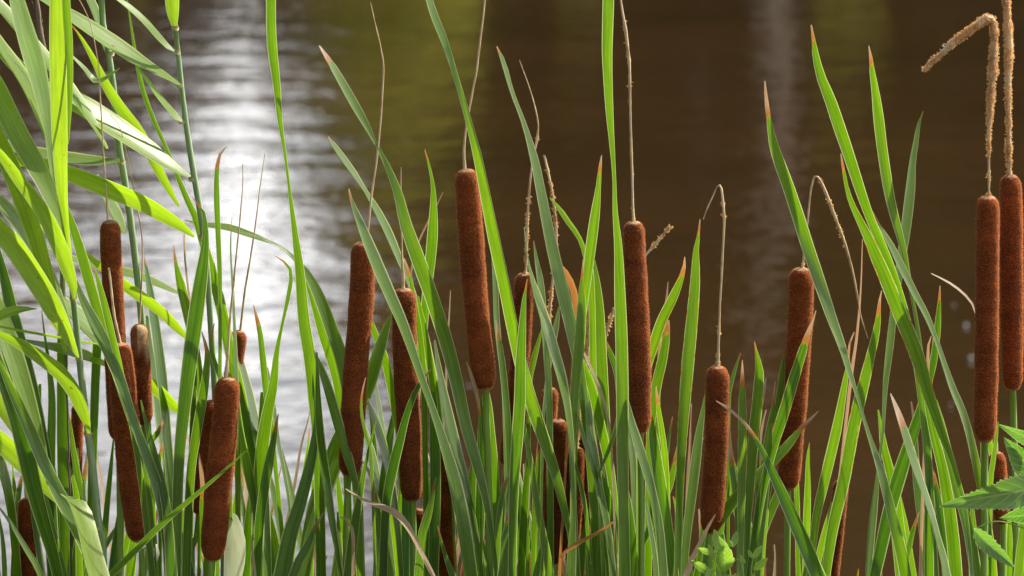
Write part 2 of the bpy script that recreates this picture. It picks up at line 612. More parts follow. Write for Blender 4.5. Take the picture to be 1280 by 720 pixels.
def blade(parent, mode, Y, dry, pts, root, mat=None, name='leaf', tone=None, spot=0.0, extend=True, hang=False, cup=None, dryall=False,
          lean=None):
    """a strap leaf: pts are x,y,width rows in photograph pixels (tip first), set on the plane at depth Y, running down to root"""
    r = random.Random(int(abs(pts[0][0] * 31 + pts[0][1] * 17 + Y * 1000)) + 5)
    if lean is None:
        lean = r.uniform(-0.02, 0.03)
    dry *= r.uniform(0.75, 1.5)
    n = len(pts)
    rows = []
    for i, (x, y, w) in enumerate(pts):
        yy = Y + lean * (1 - i / max(1, n - 1))
        p = P(x, y, yy)
        rows.append((p.x, p.y, p.z, w * pxm(yy) * 0.93))
    nvis = max(10, min(44, int(sum(math.dist(pts[i][:2], pts[i + 1][:2]) for i in range(n - 1)) / 12)))
    if extend:
        A = Vector(rows[-1][:3])
        B = Vector(rows[-2][:3])
        d = (A - B).normalized()
        rt = Vector(root) + Vector((r.uniform(-.03, .03), r.uniform(-.02, .02), -0.12))
        Ld = max(0.3, (A - rt).length)
        wmax = max(rows[-1][3], 0.007)
        ext = []
        for k in range(1, 9):
            s = k / 8
            c1 = A + d * Ld * 0.40
            c2 = rt + Vector((0, 0, 1)) * Ld * 0.35
            q = A * (1 - s) ** 3 + c1 * 3 * s * (1 - s) ** 2 + c2 * 3 * s * s * (1 - s) + rt * s ** 3
            ext.append((q.x, q.y, q.z, rows[-1][3] * (1 - s) + wmax * 1.05 * s))
    vis = catmull(rows, nvis)
    if extend:
        full = np.vstack([vis, np.array(ext)])
    else:
        full = vis
    N = len(full)
    yaws = yaw_of(mode, r)
    seg = np.concatenate([[0], np.cumsum(np.linalg.norm(np.diff(full[:, :3], axis=0), axis=1))])
    Lv = seg[nvis - 1]
    T = np.gradient(full[:, :3], axis=0)
    U = [0, 0.06, 0.28, 0.5, 0.72, 0.94, 1]
    V, F, across, along, dr = [], [], [], [], []
    cp = cup if cup is not None else r.uniform(0.05, 0.13)
    px_ = pxm(Y)
    prev = None
    for i in range(N):
        t = Vector(T[i]).normalized()
        p = Vector(full[i, :3])
        view = (p - CAM).normalized()
        side = t.cross(view)
        side = side.normalized() if side.length > 1e-4 else Vector((1, 0, 0))
        if side.dot(prev if prev is not None else Vector((1, 0, 0.5))) < 0:
            side = -side
        prev = side.copy()
        s = min(1, seg[i] / Lv) * (len(yaws) - 1)
        k = min(int(s), len(yaws) - 2) if len(yaws) > 1 else 0
        yw = yaws[0] if len(yaws) == 1 else yaws[k] + (yaws[k + 1] - yaws[k]) * (s - k)
        yw = R(yw + 6 * math.sin(seg[i] * 9 + pts[0][0]))
        # turn the blade about its own length
        fwd = side.cross(t).normalized()
        if fwd.dot(view) > 0:
            fwd = -fwd                                  # towards the camera
        # positive yaw leans the face that the camera sees towards +X
        sdir = (side * math.cos(yw) - fwd * math.sin(yw)).normalized()
        nrm = (fwd * math.cos(yw) + side * math.sin(yw)).normalized()
        hw = full[i, 3] * 0.5 / max(0.34, math.cos(yw))
        wob = 1 + 0.04 * noise.noise(Vector((seg[i] * 14, pts[0][0], 0)))
        for u in U:
            q = (2 * u - 1)
            V.append(p + sdir * hw * q * wob + nrm * (hw * 2 * cp * (q * q - 0.5)))
            across.append(u)
            along.append(seg[i])
            dv = (dry * px_ - seg[i]) / (10 * px_)
            if dryall:
                dv = float(dryall)
            elif dry <= 0:
                dv = -2
            else:
                dv = max(-0.2 if spot else -1.0, min(2.0, dv))
                if spot and seg[i] < Lv * 0.6:
                    dv = max(dv, -0.08)
                elif dv < -0.15:
                    dv = -0.6
            dr.append(dv)
    m = len(U)
    for i in range(N - 1):
        for k in range(m - 1):
            a = i * m + k
            F.append((a, a + 1, a + m + 1, a + m))
    tn = r.uniform(0.25, 0.75) if tone is None else tone
    if 'd' in mode:
        tn -= 0.3  # shade put into the colour of the dark leaves
    if 't' in mode:
        tn += 0.1  # backlight put into the colour as a lighter tone
    o = mesh_obj(name, V, F, mat or M_LEAF, parent,
                 {'across': across, 'along': along, 'dry': dr, 'tone': [tn] * len(V), 'seed': [r.random()] * len(V)})
    return o


DATA_SHOOTS = []


def shoot(label, base_px, Yb, *leaves):
    DATA_SHOOTS.append((label, base_px, Yb, leaves))


# ------------------------------------------------------------------ the cattail leaf shoots
# each leaf: (face, depth in cm behind the focus plane, dead tip in px, "x,y,width ..." from the tip down[, spots])
shoot('dark slanting cattail leaves at the left edge, beside the small lowest brown head', 20, 0.10,
      ('d', 8, 0, "-6,300,5 5,345,13 18,405,19 35,475,22 48,540,22 60,610,20 68,730,18"),
      ('d', 12, 0, "-6,405,8 8,440,14 18,480,15 28,530,15 36,600,15 42,730,14"),
      ('r', 4, 0, "-6,545,10 0,580,13 8,610,13 15,655,12 22,735,12"),
      ('t', 2, 0, "-2,640,2 4,680,6 7,735,8"),
      ('d', 10, 14, "28,590,2 24,612,7 20,650,8 16,735,8"))
shoot('broad two-tone cattail leaves leaning right across the reed leaves at lower left', 95, -0.10,
      ('dt', -6, 0, "-10,425,8 -2,455,16 8,485,20 21,522,23 31,560,24 41,605,23 54,652,19 66,692,16 76,735,14"),
      ('tr', -8, 0, "-3,448,3 7,470,9 16,490,12 35,532,16 53,575,17 72,615,18 92,652,20 110,692,19 122,735,18"),
      ('r', -4, 0, "-4,631,2 12,653,5 28,680,7 45,708,8 56,735,8"),
      ('d', -2, 0, "37,618,1 41,645,5 47,680,7 54,735,8"),
      ('t', 0, 0, "56,610,2 62,645,8 72,690,12 84,735,12"))
shoot('dark upright cattail leaf beside a thin bright one, behind the folded pale reed leaf', 74, 0.13,
      ('d', 12, 0, "77,300,3 78,360,8 78,420,14 78,480,15 78,560,15 80,640,14 82,735,12"),
      ('t', 8, 0, "52,388,1 56,420,3 61,455,6 65,500,10 64,560,12 63,640,12 64,735,10"),
      ('d', 16, 0, "96,560,3 94,600,12 90,660,14 88,735,14"),
      ('t', 10, 0, "86,578,1 93,605,6 98,640,9 100,735,10"),
      ('d', 14, 0, "50,480,4 46,560,12 44,640,14 42,735,14"))
shoot('narrow dark cattail leaves left of the tall leaning double heads', 132, 0.12,
      ('d', 11, 0, "125,370,4 122,420,12 119,480,12 117,540,11 115,600,12 113,735,10"),
      ('d', 9, 0, "142,548,2 138,590,6 134,630,8 130,680,9 128,735,8"),
      ('d', 6, 0, "152,615,3 150,650,12 146,690,18 142,735,20"),
      ('t', 5, 0, "148,655,3 138,672,7 129,690,8 124,735,7"),
      ('r', 10, 0, "104,600,3 106,650,7 110,700,8 112,735,8"))
shoot('long grey-green cattail leaf crossing in front of the leaning double heads', 205, -0.07,
      ('rt', -6, 0, "93,346,3 103,375,11 118,405,16 133,435,16 148,470,15 160,505,12 172,540,12 185,575,14 200,620,16 210,670,18 215,735,18"),
      ('t', -4, 0, "76,238,1 86,268,8 98,305,13 108,340,15 118,375,14 128,410,12 140,450,12 152,490,10 165,530,9 178,575,9 188,640,8 194,735,8", 1),
      ('t', -5, 10, "118,334,1 124,355,7 133,390,10 140,420,10 149,455,8 158,500,7 172,570,8 184,660,9 192,735,10"),
      ('t', -7, 0, "176,500,2 183,530,5 191,560,9 200,595,11 208,635,13 212,680,14 214,735,14"),
      ('t', -3, 24, "205,517,1 203,530,3 198,540,7 191,548,8 187,562,5 190,600,6 196,735,7"))
shoot('dark narrow cattail leaves just right of the frosted brown head', 222, 0.08,
      ('r', 8, 14, "180,322,1 184,345,7 190,385,12 196,425,13 202,475,14 207,530,12 212,600,12 216,735,12"),
      ('r', 11, 0, "183,395,4 187,440,10 194,490,16 200,540,16 210,600,14 222,735,12"),
      ('d', 4, 0, "208,615,2 214,640,8 222,665,13 232,700,16 240,735,16"),
      ('t', 9, 0, "204,560,2 209,600,9 211,640,10 212,735,9"),
      ('g', 10, 22, "208,545,1 202,560,4 199,580,5 200,640,5 200,735,5"))
shoot('tall shaded cattail leaf with a hooked dry tip, left of the big lower-left head', 232, 0.0,
      ('td', -3, 22, "240,246,1 246,254,2 254,264,4 257,285,7 256,312,12 251,350,18 244,400,21 236,460,20 229,520,17 223,590,15 219,735,15"),
      ('t', 5, 26, "217,306,1 220,330,5 226,355,12 233,385,13 242,425,13 250,480,12 256,560,10 258,735,8"),
      ('t', 3, 22, "252,414,1 256,427,4 259,440,6 258,465,10 253,500,13 246,540,13 238,600,12 232,735,12"),
      ('t', 2, 16, "268,404,1 265,418,3 263,430,4 266,446,6 275,470,7 282,500,8 286,560,8 288,735,8"),
      ('d', 7, 0, "244,440,2 243,480,7 240,560,9 238,640,9 236,735,9"),
      ('tt', 0, 45, "249,566,1 251,585,5 253,602,6 252,625,5 248,735,5"))
shoot('straight cattail leaf behind the big lower-left head, with thin orange-tipped ones', 290, 0.09,
      ('t', 7, 0, "158,-6,1 178,110,6 212,195,5 232,245,8 243,268,9 251,292,11 262,330,14 272,365,15 281,405,15 290,450,15 300,490,16 308,540,18 318,600,18 326,735,16"),
      ('t', 1, 26, "283,183,1 275,193,4 271,215,6 271,250,8 273,300,7 275,350,6 275,400,5 275,460,5 274,520,5 272,735,5"),
      ('r', 3, 20, "290,271,1 288,310,3 291,370,5 293,420,6 294,460,8 296,540,8 298,735,8"),
      ('g', 10, 200, "230,276,1 231,320,2.5 237,375,3 244,430,4 250,735,4"))
shoot('dark upright cattail leaves right of the big lower-left head', 318, 0.10,
      ('r', 6, 0, "296,425,3 302,460,10 309,490,14 317,525,14 324,560,14 330,610,12 334,735,12"),
      ('d', 9, 0, "330,490,10 328,545,15 320,600,15 313,650,16 305,735,16"),
      ('t', 4, 0, "289,455,6 294,500,11 300,545,13 308,582,14 316,618,11 320,655,7 322,735,7"),
      ('r', 12, 0, "288,530,4 294,580,9 300,620,8 306,655,6 310,735,5"),
      ('d', 13, 0, "332,625,3 338,660,14 345,700,18 350,735,18"),
      ('t', 8, 0, "276,585,2 282,640,9 286,690,11 288,735,11"))
shoot('thin twisting cattail leaves before bright water, right of the lower-left head', 330, 0.06,
      ('t', 5, 38, "317,381,1 321,398,5 325,415,7 329,450,9 333,490,9 339,530,7 345,590,6 352,660,6 356,735,6"),
      ('t', 4, 16, "344,320,1 356,328,3 364,341,5 361,368,6 353,405,4 346,440,7 342,480,12 334,520,16 328,560,18 324,620,18 320,735,16"),
      ('dt', 0, 20, "348,517,1 345,532,5 341,555,9 336,580,13 329,620,14 324,660,13 320,735,12"),
      ('r', 8, 0, "333,460,4 340,505,8 347,550,6 355,592,5 362,640,4 366,735,4"),
      ('r', 10, 0, "334,588,3 340,612,8 347,650,9 354,690,6 358,735,6"))
shoot('very tall cattail leaf crossing the white water glare, with bright blades at its foot', 385, 0.02,
      ('tt', 0, 0, "338,-60,12 339,-20,13 339,30,13 341,65,13 346,105,10 350,150,7 356,190,4 361,230,4 365,262,6 370,300,9 375,340,13 380,400,16 388,450,17 393,500,16 398,560,15 402,735,14"),
      ('t', -3, 10, "391,468,1 392,492,4 396,512,6 395,540,10 388,580,14 375,630,18 362,672,21 350,735,24"),
      ('t', -4, 22, "405,640,1 398,652,4 392,664,6 383,685,11 372,705,12 362,735,14"),
      ('r', -5, 0, "396,440,2 397,500,8 400,550,12 407,600,13 414,650,11 421,690,8 427,735,8"),
      ('t', 2, 18, "409,694,1 404,707,4 398,735,8"))
shoot('wide pale cattail leaf slanting behind the first tall centre-left head', 392, 0.09,
      ('sr', 4, 0, "489,392,2 482,410,10 472,440,17 460,478,20 444,515,22 425,550,27 410,590,27 396,630,26 384,680,20 376,735,18"),
      ('t', 10, 0, "392,600,4 390,650,8 388,735,8"))
shoot('arching cattail leaf curving down in front of bright water, left of the tall centre-left head', 440, 0.07,
      ('rt', 3, 0, "298,289,1 330,299,3 352,310,4 372,328,7 388,350,12 402,380,16 415,415,18 427,450,18 436,500,16 446,600,14 452,735,12"),
      ('t', 5, 0, "381,345,3 393,380,10 405,420,14 415,450,14 424,490,12 430,540,11 434,600,10 438,735,10"),
      ('rr', -2, 0, "392,438,2 400,460,9 410,490,13 420,525,14 432,565,13 442,598,9 449,625,5 454,735,4", 1),
      ('t', -3, 10, "470,527,1 464,550,3 457,580,5 450,620,9 443,660,13 434,735,16"),
      ('d', 6, 0, "422,640,2 424,680,8 426,735,10"))
shoot('bluish cattail leaf with a brown-notched tip, crossing before both centre-left heads', 575, -0.06,
      ('rr', -5, 16, "436,236,1.5 440,254,5 447,272,9 456,295,13 468,325,16 483,360,16 504,408,14 524,465,10 540,510,9 553,550,12 567,600,18 579,660,19 590,735,18"),
      ('d', 3, 0, "541,490,9 543,540,14 544,600,15 543,660,15 541,735,14"),
      ('t', -2, 18, "545,597,1 542,612,4 540,625,6 535,645,11 528,670,12 522,735,12"),
      ('t', -3, 20, "547,657,1.5 551,675,4 556,692,5 563,712,8 572,735,10"))
shoot('long cream-tipped cattail leaf arching past the curved spike and the second centre-left head', 606, 0.01,
      ('rtr', -2, 22, "399,57,1.5 409,72,6 420,90,9 443,130,11 460,160,8 470,180,4 482,203,7 497,240,12 507,280,16 523,325,19 540,372,19 557,425,19 570,475,18 583,535,16 596,580,14 606,620,10 616,680,7 622,735,6"),
      ('t', 6, 0, "522,370,3 530,410,8 537,450,11 545,500,12 550,560,12 553,640,12 556,735,12"),
      ('rs', 3, 0, "543,425,2 549,465,8 557,505,12 566,545,14 577,585,11 588,630,8 598,690,7 604,735,6"),
      ('sr', 5, 0, "546,505,6 552,535,12 560,565,15 572,600,17 582,635,15 592,682,12 600,735,12"),
      ('d', 8, 0, "594,560,4 590,600,11 589,640,12 588,735,12"))
shoot('pale thin cattail leaf starting left of the centre-left heads and passing behind them', 560, 0.08,
      ('rsr', 6, 8, "410,170,1 420,186,7 440,214,8 456,238,5 470,262,9 485,292,11 499,325,9 513,358,7 523,390,8 533,430,9 543,480,10 552,520,12 560,600,12 566,735,12"),
      ('t', 8, 12, "531,187,1 536,205,3 541,230,5 542,255,9 541,290,14 538,325,14 533,370,12 528,420,12 522,480,10 516,560,10 510,735,10"),
      ('t', 5, 30, "505,323,2 512,345,5 518,375,6 525,420,8 530,480,8 532,600,8 534,735,8"),
      ('g', 9, 300, "554,240,1 543,262,2 523,303,2.5 514,340,3 510,400,4 508,735,5"))
shoot('short dark cattail leaf across the foot of the second centre-left head', 490, 0.0,
      ('dd', -2, 16, "539,461,1 530,472,3 524,481,6 517,495,8 508,520,9 500,550,12 490,590,14 482,640,12 478,735,12"),
      ('d', 5, 0, "496,500,2 490,530,8 484,570,12 478,620,12 470,735,12"),
      ('t', -2, 50, "452,575,1 459,585,4 465,600,5 468,618,7 473,650,12 480,690,16 488,735,18"),
      ('d', 4, 0, "505,590,6 507,650,11 506,735,12"))
shoot('grey-green cattail leaves between the feet of the two centre-left heads', 487, 0.10,
      ('t', 7, 0, "460,385,3 467,412,8 480,445,11 488,480,11 494,515,10 500,560,9 506,735,8"),
      ('s', 9, 0, "468,472,3 473,505,6 478,535,6 484,570,8 492,620,8 500,735,8"),
      ('r', 3, 0, "459,500,4 470,530,11 480,565,13 488,605,12 496,660,10 502,735,8"),
      ('r', 5, 0, "455,535,6 464,570,12 472,610,12 482,650,10 492,735,9"),
      ('t', 8, 0, "486,605,4 492,650,10 496,735,12"),
      ('g', -3, 30, "457,472,1 452,495,3 452,518,4 458,545,5 464,575,5 470,735,4"))
shoot('cattail leaf entering at the top centre and sweeping past the tallest centre head', 690, 0.0,
      ('rttr', -3, 0, "529,-50,8 533,-15,8 541,15,10 552,42,10 562,70,8 571,100,7 580,130,8 588,160,9 597,195,12 606,240,14 618,300,16 630,355,16 641,410,16 655,470,17 668,515,18 682,555,16 695,595,13 705,635,10 713,675,6 718,735,5"),
      ('r', 4, 0, "615,320,2 618,350,7 620,400,8 624,440,7 630,500,7 635,735,7"),
      ('r', 2, 22, "620,400,1 624,430,7 628,460,9 632,500,9 635,540,9 637,600,9 638,735,9"),
      ('t', -4, 0, "653,520,3 658,548,6 664,580,7 669,615,9 675,650,10 683,690,11 690,735,12"),
      ('d', 6, 0, "661,560,3 659,590,8 656,630,10 653,680,11 651,735,11"))
shoot('bright flaring cattail leaf directly under the tallest centre head', 620, 0.02,
      ('t', 1, 0, "606,480,6 609,505,13 613,540,13 617,580,13 620,620,12 623,680,11 625,735,10"),
      ('d', 4, 0, "602,495,3 602,540,11 602,580,13 600,640,13 597,735,12"),
      ('t', -1, 18, "636,592,1 632,603,5 627,622,7 624,650,8 621,700,8 620,735,8"),
      ('t', -3, 40, "637,611,1 636,632,4 635,650,7 633,668,11 631,690,13 627,735,15"),
      ('t', -2, 0, "603,672,1 608,700,6 613,735,9"),
      ('g', 0, 70, "583,452,1 588,466,4 594,485,5 599,510,4 601,560,3 601,735,3"))
shoot('long cattail leaf with a pale tip, leaning right between the centre heads', 738, 0.0,
      ('rt', -1, 10, "621,58,1.5 630,80,6 640,115,5 655,155,6 668,200,11 677,245,13 689,305,15 702,360,17 714,410,17 724,460,14 732,520,12 740,600,12 748,735,12"),
      ('r', 3, 14, "667,301,1 670,325,5 675,355,9 679,400,9 683,450,9 686,520,9 688,735,9"),
      ('t', 3, 0, "687,247,1 700,262,6 712,280,7 724,297,6 733,325,7 740,380,9 744,735,9"),
      ('r', 2, 0, "725,450,3 731,495,12 737,540,12 745,600,12 752,735,12"),
      ('t', 1, 0, "728,448,3 737,475,11 746,510,13 755,550,13 766,610,11 774,735,10"))
shoot('bright backlit cattail leaf with a square brown patch, in front of the leaning centre head', 643, -0.09,
      ('t', -9, 14, "659,349,1 657,362,3 655,378,6 653,410,10 651,450,14 650,500,16 647,545,16 643,600,14 641,660,12 640,735,11"),
      ('g', 8, 0, "679,405,1 673,428,5 667,450,8 662,485,6 660,600,6 659,735,6"),
      ('g', 6, 18, "676,555,1 674,570,5 671,600,8 668,640,7 666,735,6"))
shoot('dull green cattail leaf leaning over the two small clustered heads', 716, -0.06,
      ('rr', -6, 0, "655,284,1 660,325,2 665,350,6 671,370,10 682,405,13 692,440,14 702,475,13 709,510,9 714,555,7 716,600,5 716,640,6 714,690,12 712,735,14"),
      ('r', 6, 0, "699,383,2 694,410,8 688,440,7 684,470,6 681,500,5 678,540,4 674,735,5"),
      ('r', 8, 0, "698,615,2 697,640,7 696,670,10 694,735,12"),
      ('t', -4, 0, "716,572,1.5 722,590,5 729,620,6 734,655,5 738,735,5"))
shoot('cattail leaf with a rust-eaten edge and grey tip, right of the small heads', 722, -0.04,
      ('tr', -4, 26, "729,324,1 728,345,4 727,362,8 727,390,13 724,430,15 719,480,13 716,530,11 715,590,7 718,650,7 722,735,8", 1),
      ('t', 1, 28, "752,194,1 750,212,5 748,235,7 744,270,13 738,315,14 733,355,12 728,400,10 722,460,9 718,560,9 716,735,9"),
      ('r', 2, 0, "745,605,2 740,630,6 733,655,9 726,690,12 722,735,13"),
      ('t', -1, 0, "735,652,1.5 736,685,9 737,735,11"),
      ('t', -2, 0, "676,685,2 672,708,8 668,735,13"))
shoot('broad straight cattail leaf just left of the tall blade beside the right-centre head', 766, 0.03,
      ('t', 3, 0, "743,325,2 746,355,10 749,390,14 751,440,16 754,490,15 757,530,13 761,600,11 767,735,10"),
      ('s', -2, 0, "721,515,2 728,545,6 737,572,7 746,605,8 752,645,6 757,690,6 760,735,6"),
      ('r', -3, 0, "733,500,4 737,540,11 744,580,11 751,620,9 759,660,9 768,735,9"),
      ('t', -1, 0, "751,588,2 760,620,11 768,655,12 777,695,11 782,735,10"),
      ('t', 0, 0, "753,638,2 759,665,8 765,695,11 772,735,13"),
      ('g', 4, 24, "750,413,1.5 758,430,5 766,450,8 773,480,8 776,560,8 777,735,8"),
      ('s', -2, 0, "772,515,2 767,542,6 757,572,6 748,602,3 744,735,4"))
shoot('tall bright cattail blade from the top edge down beside the right-centre head', 780, -0.05,
      ('ttr', -6, 0, "761,-50,14 761,-20,15 760,20,15 759,65,14 760,100,12 762,140,10 765,180,7 768,225,5 769,265,7 773,310,11 775,370,15 777,430,17 778,500,17 778,560,16 779,620,15 780,680,16 780,735,18"))
shoot('pale-faced cattail leaf slanting right below the right-centre head', 828, -0.04,
      ('sr', -5, 0, "784,498,2 788,525,9 797,555,12 808,590,12 817,625,11 824,665,12 830,735,12"),
      ('td', 1, 20, "812,505,1 813,520,6 817,550,13 823,590,16 830,640,18 838,690,16 844,735,14"),
      ('t', 3, 26, "820,483,1 823,510,6 829,550,8 833,600,9 836,735,9"),
      ('d', 6, 0, "778,590,3 784,630,12 790,680,14 792,735,14"),
      ('r', 4, 0, "806,620,2 812,660,8 818,700,9 820,735,9"))
shoot('cattail leaf with a crooked brown tip pointing up right beside the right-centre head', 812, 0.06,
      ('t', 4, 22, "856,321,1 855,335,5 850,352,9 840,375,13 827,402,14 817,432,14 808,462,12 802,500,10 800,560,9 800,735,8", 1),
      ('t', 6, 14, "835,400,4 833,420,10 828,450,13 821,480,14 815,520,12 812,580,11 810,735,10", 1),
      ('g', 8, 90, "835,352,1 833,375,3 829,400,4 824,450,5 820,735,5"),
      ('t', 5, 24, "847,555,1 844,575,6 838,605,9 825,635,10 812,662,9 800,690,8 792,735,8"))
shoot('tall lone cattail leaf with a thin tan tip, between the two right-centre heads', 850, 0.03,
      ('tr', 1, 28, "875,274,1 873,295,4 870,315,8 869,350,13 865,400,16 860,450,17 856,500,16 853,540,14 850,600,11 848,660,10 846,735,10", 1),
      ('r', 2, 0, "882,492,2 878,515,6 873,545,11 868,585,14 862,635,13 857,680,11 853,735,10"),
      ('d', 8, 0, "898,640,2 888,665,8 878,690,12 870,735,13"),
      ('r', 6, 0, "826,650,2 832,690,8 836,735,9"))
shoot('upright cattail leaves with burnt orange tips, clustered right of the short-stemmed head', 930, -0.02,
      ('tr', -3, 26, "928,450,1 928,470,5 928,490,9 928,540,12 927,600,12 926,660,9 925,735,7", 1),
      ('tr', -1, 20, "943,427,1 946,443,5 949,465,12 947,500,15 942,545,15 938,600,13 934,660,9 932,735,8", 1),
      ('g', 2, 80, "958,471,1 955,488,4 951,515,4 948,560,4 944,735,5"),
      ('g', 3, 16, "926,441,1 920,458,4 914,482,5 911,520,4 910,735,4"),
      ('r', 3, 40, "911,535,3 912,560,6 915,590,8 919,618,9 922,660,8 924,735,7"),
      ('r', 0, 0, "963,530,4 960,570,10 955,620,11 949,680,10 945,735,9"),
      ('d', 5, 0, "936,560,3 934,620,10 930,680,12 928,735,12"))
shoot('ragged brown-tipped cattail leaf crossing the head whose kinked spike hangs like a whip', 946, 0.0,
      ('td', -1, 36, "1020,388,1 1016,402,3 1010,417,7 1005,434,11 996,462,14 987,492,15 978,522,15 968,552,14 958,592,12 948,640,11 940,700,11 935,735,11", 1),
      ('t', 5, 0, "980,442,1 978,465,8 974,500,10 968,540,10 961,600,10 955,660,9 950,735,8"),
      ('t', 4, 34, "969,477,1 967,500,4 965,518,7 960,548,10 954,592,10 948,650,10 944,735,9"),
      ('t', 0, 26, "1023,514,1 1012,525,4 1002,535,6 994,545,9 983,559,13 970,573,14 954,590,16 935,608,16 915,629,16 900,650,16 888,672,13 878,735,11", 1),
      ('t', 6, 0, "984,590,3 974,615,11 963,642,12 952,675,10 944,735,9"))
shoot('dark glossy cattail leaf with a dry whip tip, slanting down right across the gap', 1020, -0.09,
      ('gd', -7, 52, "895,501,1.5 912,512,4 928,526,4 940,541,5 952,562,7 966,592,12 982,627,16 1000,667,19 1015,702,20 1029,735,20"))
shoot('long orange-tipped cattail leaf sweeping down right across the open brown water', 1128, -0.03,
      ('ttrrt', -4, 54, "956,101,1.5 958,125,5 962,155,7 967,180,12 975,205,15 985,232,16 997,268,17 1010,310,17 1024,352,16 1040,400,13 1053,436,10 1063,470,7 1072,497,4 1084,538,5 1097,577,9 1107,612,12 1117,652,14 1127,692,16 1135,735,17"),
      ('t', 5, 16, "1149,640,1 1144,655,5 1140,668,7 1135,690,9 1128,715,9 1122,735,8"))
shoot('cattail leaf with a brown-stained tip leaning right, before the open brown water', 1020, 0.03,
      ('td', 1, 34, "1102,363,1 1099,380,4 1098,396,7 1095,417,10 1089,442,12 1081,475,15 1073,507,17 1065,545,17 1055,600,16 1040,665,15 1030,735,12", 1),
      ('t', 3, 40, "1068,415,1 1062,430,3 1060,455,4 1056,480,8 1049,520,12 1044,545,14 1031,600,14 1020,650,11 1010,735,9"),
      ('t', 4, 6, "1012,553,1 1010,575,5 1010,605,8 1009,640,10 1008,680,9 1006,735,8"),
      ('g', 6, 600, "1078,299,1 1076,360,2 1071,420,3.5 1064,470,4.5 1056,540,4 1050,590,3 1042,650,3 1036,735,3"),
      ('t', 5, 0, "1040,628,2 1032,660,7 1024,695,9 1016,735,10"))
shoot('tall cattail leaf with a bone-white tip, second from the top among the right-hand fan', 1170, 0.04,
      ('ttr', 2, 30, "1014,31,1.5 1017,50,5 1019,65,8 1026,95,12 1038,125,15 1048,155,16 1060,190,15 1073,230,14 1085,265,12 1096,292,12 1108,320,12 1120,352,10 1132,390,9 1143,440,9 1152,500,10 1160,580,11 1168,735,12"),
      ('tr', 5, 36, "1086,57,1 1089,75,5 1091,95,8 1094,112,10 1098,145,14 1102,180,14 1107,215,14 1112,245,13 1120,278,11 1130,315,8 1138,360,5 1147,410,5 1154,460,5 1160,520,6 1166,735,6"),
      ('r', 7, 10, "1154,139,1 1148,155,4 1145,175,7 1140,205,9 1137,240,13 1131,290,13 1124,335,11 1117,385,9 1112,430,10 1106,485,7 1103,540,4 1096,600,6 1090,650,12 1083,735,10"))
shoot('broad shiny cattail leaf with a spotted upper edge, nearest in the right-hand fan', 1212, -0.05,
      ('tttr', -4, 16, "1051,192,1 1054,210,4 1058,232,5 1063,250,7 1072,270,9 1083,292,12 1095,320,16 1108,350,18 1122,385,19 1137,420,20 1150,455,19 1160,490,16 1177,540,12 1190,575,8 1200,610,6 1208,645,5 1216,735,5", 1),
      ('t', 0, 0, "1156,480,3 1160,510,8 1168,545,12 1178,585,14 1186,632,17 1192,682,18 1196,735,18"),
      ('td', 2, 0, "1170,500,3 1177,530,9 1184,562,12 1197,612,14 1208,652,14 1216,692,16 1222,735,16"),
      ('t', 1, 0, "1160,508,1.5 1160,545,4 1160,600,8 1161,650,11 1162,735,13"),
      ('d', 3, 26, "1163,578,1.5 1168,600,7 1175,640,10 1180,680,10 1183,735,10", 1))
shoot('pale ribbon-like cattail leaf arching right to the foot of the double right-hand heads', 1240, 0.04,
      ('srt', 3, 24, "1090,264,1.5 1100,285,5 1112,305,8 1127,335,10 1142,365,9 1158,395,8 1170,425,6 1180,455,7 1191,487,9 1203,515,10 1212,545,10 1220,580,11 1229,625,10 1238,680,11 1244,735,10"))
shoot('upright cattail leaf with a slender orange tip behind the right-hand fan', 1100, 0.10,
      ('td', 7, 22, "1175,357,1 1174,380,5 1172,410,9 1168,445,10 1160,480,11 1150,515,13 1139,548,16 1124,595,19 1110,645,18 1098,700,16 1090,735,14", 1),
      ('g', 9, 300, "1164,420,1 1160,435,3.5 1160,460,4 1158,520,4 1154,600,4 1150,735,5"),
      ('g', 8, 12, "1102,712,1 1101,735,6"),
      ('g', 8, 12, "1073,711,1 1071,735,5"))
shoot('grey-faced cattail leaf with a split white tip, before the foot of the right-hand fan', 1182, -0.08,
      ('rsr', -8, 42, "1113,492,1.5 1120,510,6 1127,530,9 1134,552,11 1143,580,14 1153,610,14 1163,640,13 1171,670,11 1179,700,12 1185,735,14", 1))
shoot('short bright cattail leaves at the lower right corner behind the saw-edged leaves', 1262, 0.08,
      ('t', 3, 0, "1248,527,1 1245,550,5 1241,580,7 1238,610,7 1236,735,7"),
      ('t', -1, 0, "1281,620,3 1279,650,6 1276,685,11 1272,735,14"),
      ('t', 6, 0, "1262,640,3 1262,680,9 1262,735,10"))

